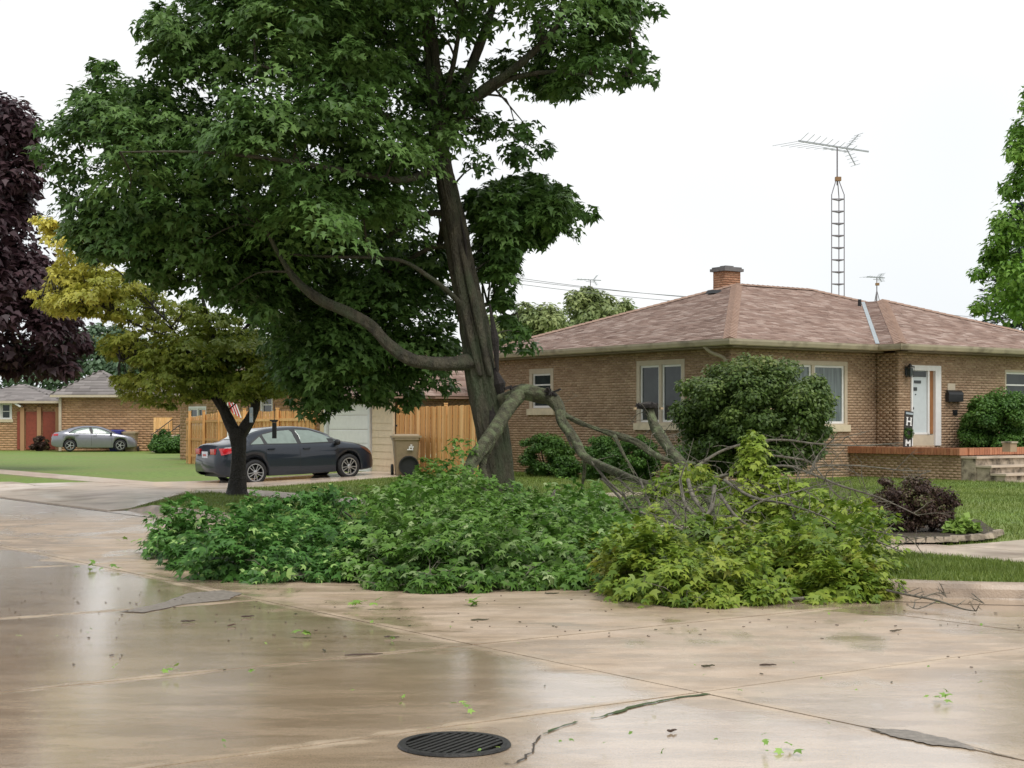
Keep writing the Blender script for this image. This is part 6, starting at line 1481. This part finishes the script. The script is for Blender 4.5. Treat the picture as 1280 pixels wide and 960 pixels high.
def leafclump(px,py,n_,rad,label,m='limeleaf',size=.1,grp='torn green leaves lying on the wet street'):
    p=G(px,py); root=tag(bpy.data.objects.new('torn_leaves',None),label,'leaves',grp)
    P_=rng.normal(size=(n_,3))*np.array([rad,rad,0])+np.array([0,0,.025]); P_[:,2]+=rng.random(n_)*.05
    nor=rng.normal(size=(n_,3))*.35+np.array([0,0,1]); tip=rng.normal(size=(n_,3))*np.array([1,1,.3])
    me=leaf_mesh('torn_leaves',P_,nor,tip,size*rng.uniform(.6,1.1,n_),rng.random(n_),MAPLE,MAPLE_F)
    o=link('torn_leaves',me,M[m]); o.location=p; tag(o,label,'leaves',grp)
for a in ((130,713,9,.10,'bright cluster of torn leaves on the far left of the street'),(158,680,4,.08,'few torn leaves on the street left of the boughs'),(205,846,4,.05,'lone leaf cluster at the lower left of the wet slab'),(375,798,3,.04,'single torn leaf near the middle of the wet slab'),(455,760,6,.09,'pale leaf cluster just below the left bough'),(590,757,6,.07,'yellow green leaf cluster under the centre foliage'),(1178,880,8,.045,'bright leaf sprig on the lower right slab'),(975,940,6,.05,'dull leaf sprig near the bottom right'),(570,893,3,.03,'tiny leaf just above the storm drain'),(780,752,5,.06,'small leaf tuft at the front edge of the right bough'),(485,806,3,.03,'tiny green leaf in the middle of the street'),(905,725,1,.02,'single leaf against the yellow green bough')):
    leafclump(*a[:4],a[4],size=.10 if a[1]<800 else .06)
for a in ((1140,716,10,.22,'torn leaves on the grass strip behind the right kerb'),(470,640,8,.25,'torn leaves on the lawn behind the left bough'),(860,735,1,.02,'pale leaf at the foot of the yellow green bough')):
    leafclump(*a[:4],a[4],size=.09)
tl='tiny torn green leaf flattened on the wet street'
for _ in range(46):
    px=random.uniform(0,1280); py=random.uniform(760,955); leafclump(px,py,random.choice([1,1,2]),.02,tl,size=random.uniform(.02,.05),grp='tiny leaves scattered over the street')
for (px,py,L_,a) in ((455,820,.28,.25),(490,798,.12,0),(290,783,.10,1),(235,778,.12,.3),(310,772,.12,.5),(405,815,.08,2),(840,916,.06,.4),(885,834,.1,.2),(960,833,.12,.1),(1120,790,.14,.6),(690,743,.15,.3),(600,776,.16,.2),(250,712,.25,.1),(55,625,.3,.2)):
    p=G(px,py); q=MB(); n_=5; pts=[Vector((L_*(i/n_-.5)*math.cos(a),L_*(i/n_-.5)*math.sin(a)+random.uniform(-.008,.008),.010+random.uniform(0,.006))) for i in range(n_+1)]
    q.tube(pts,[.005,.008,.008,.007,.006,.003],5); o=q.build('twig',M['debris']); o.location=p; tag(o,'small dark broken twig lying on the wet street','twig','small twigs scattered over the street')
q=MB()
for _ in range(240):
    px=random.uniform(-20,1300); py=random.choice([random.uniform(735,790),random.uniform(735,800),random.uniform(640,860)]); p=G(px,py); s_=random.uniform(.006,.03)
    u,v=uv_of(p.x,p.y)
    if v>-.1 and u>umin(max(0,v)): continue
    q.box((p.x,p.y,.006),(s_,s_*random.uniform(.2,.6),.005),rz=random.uniform(0,3.1))
tag(q.build('litter',M['debris']),'fine dark bits of bark and leaf strewn over the wet street','debris',kind='stuff')
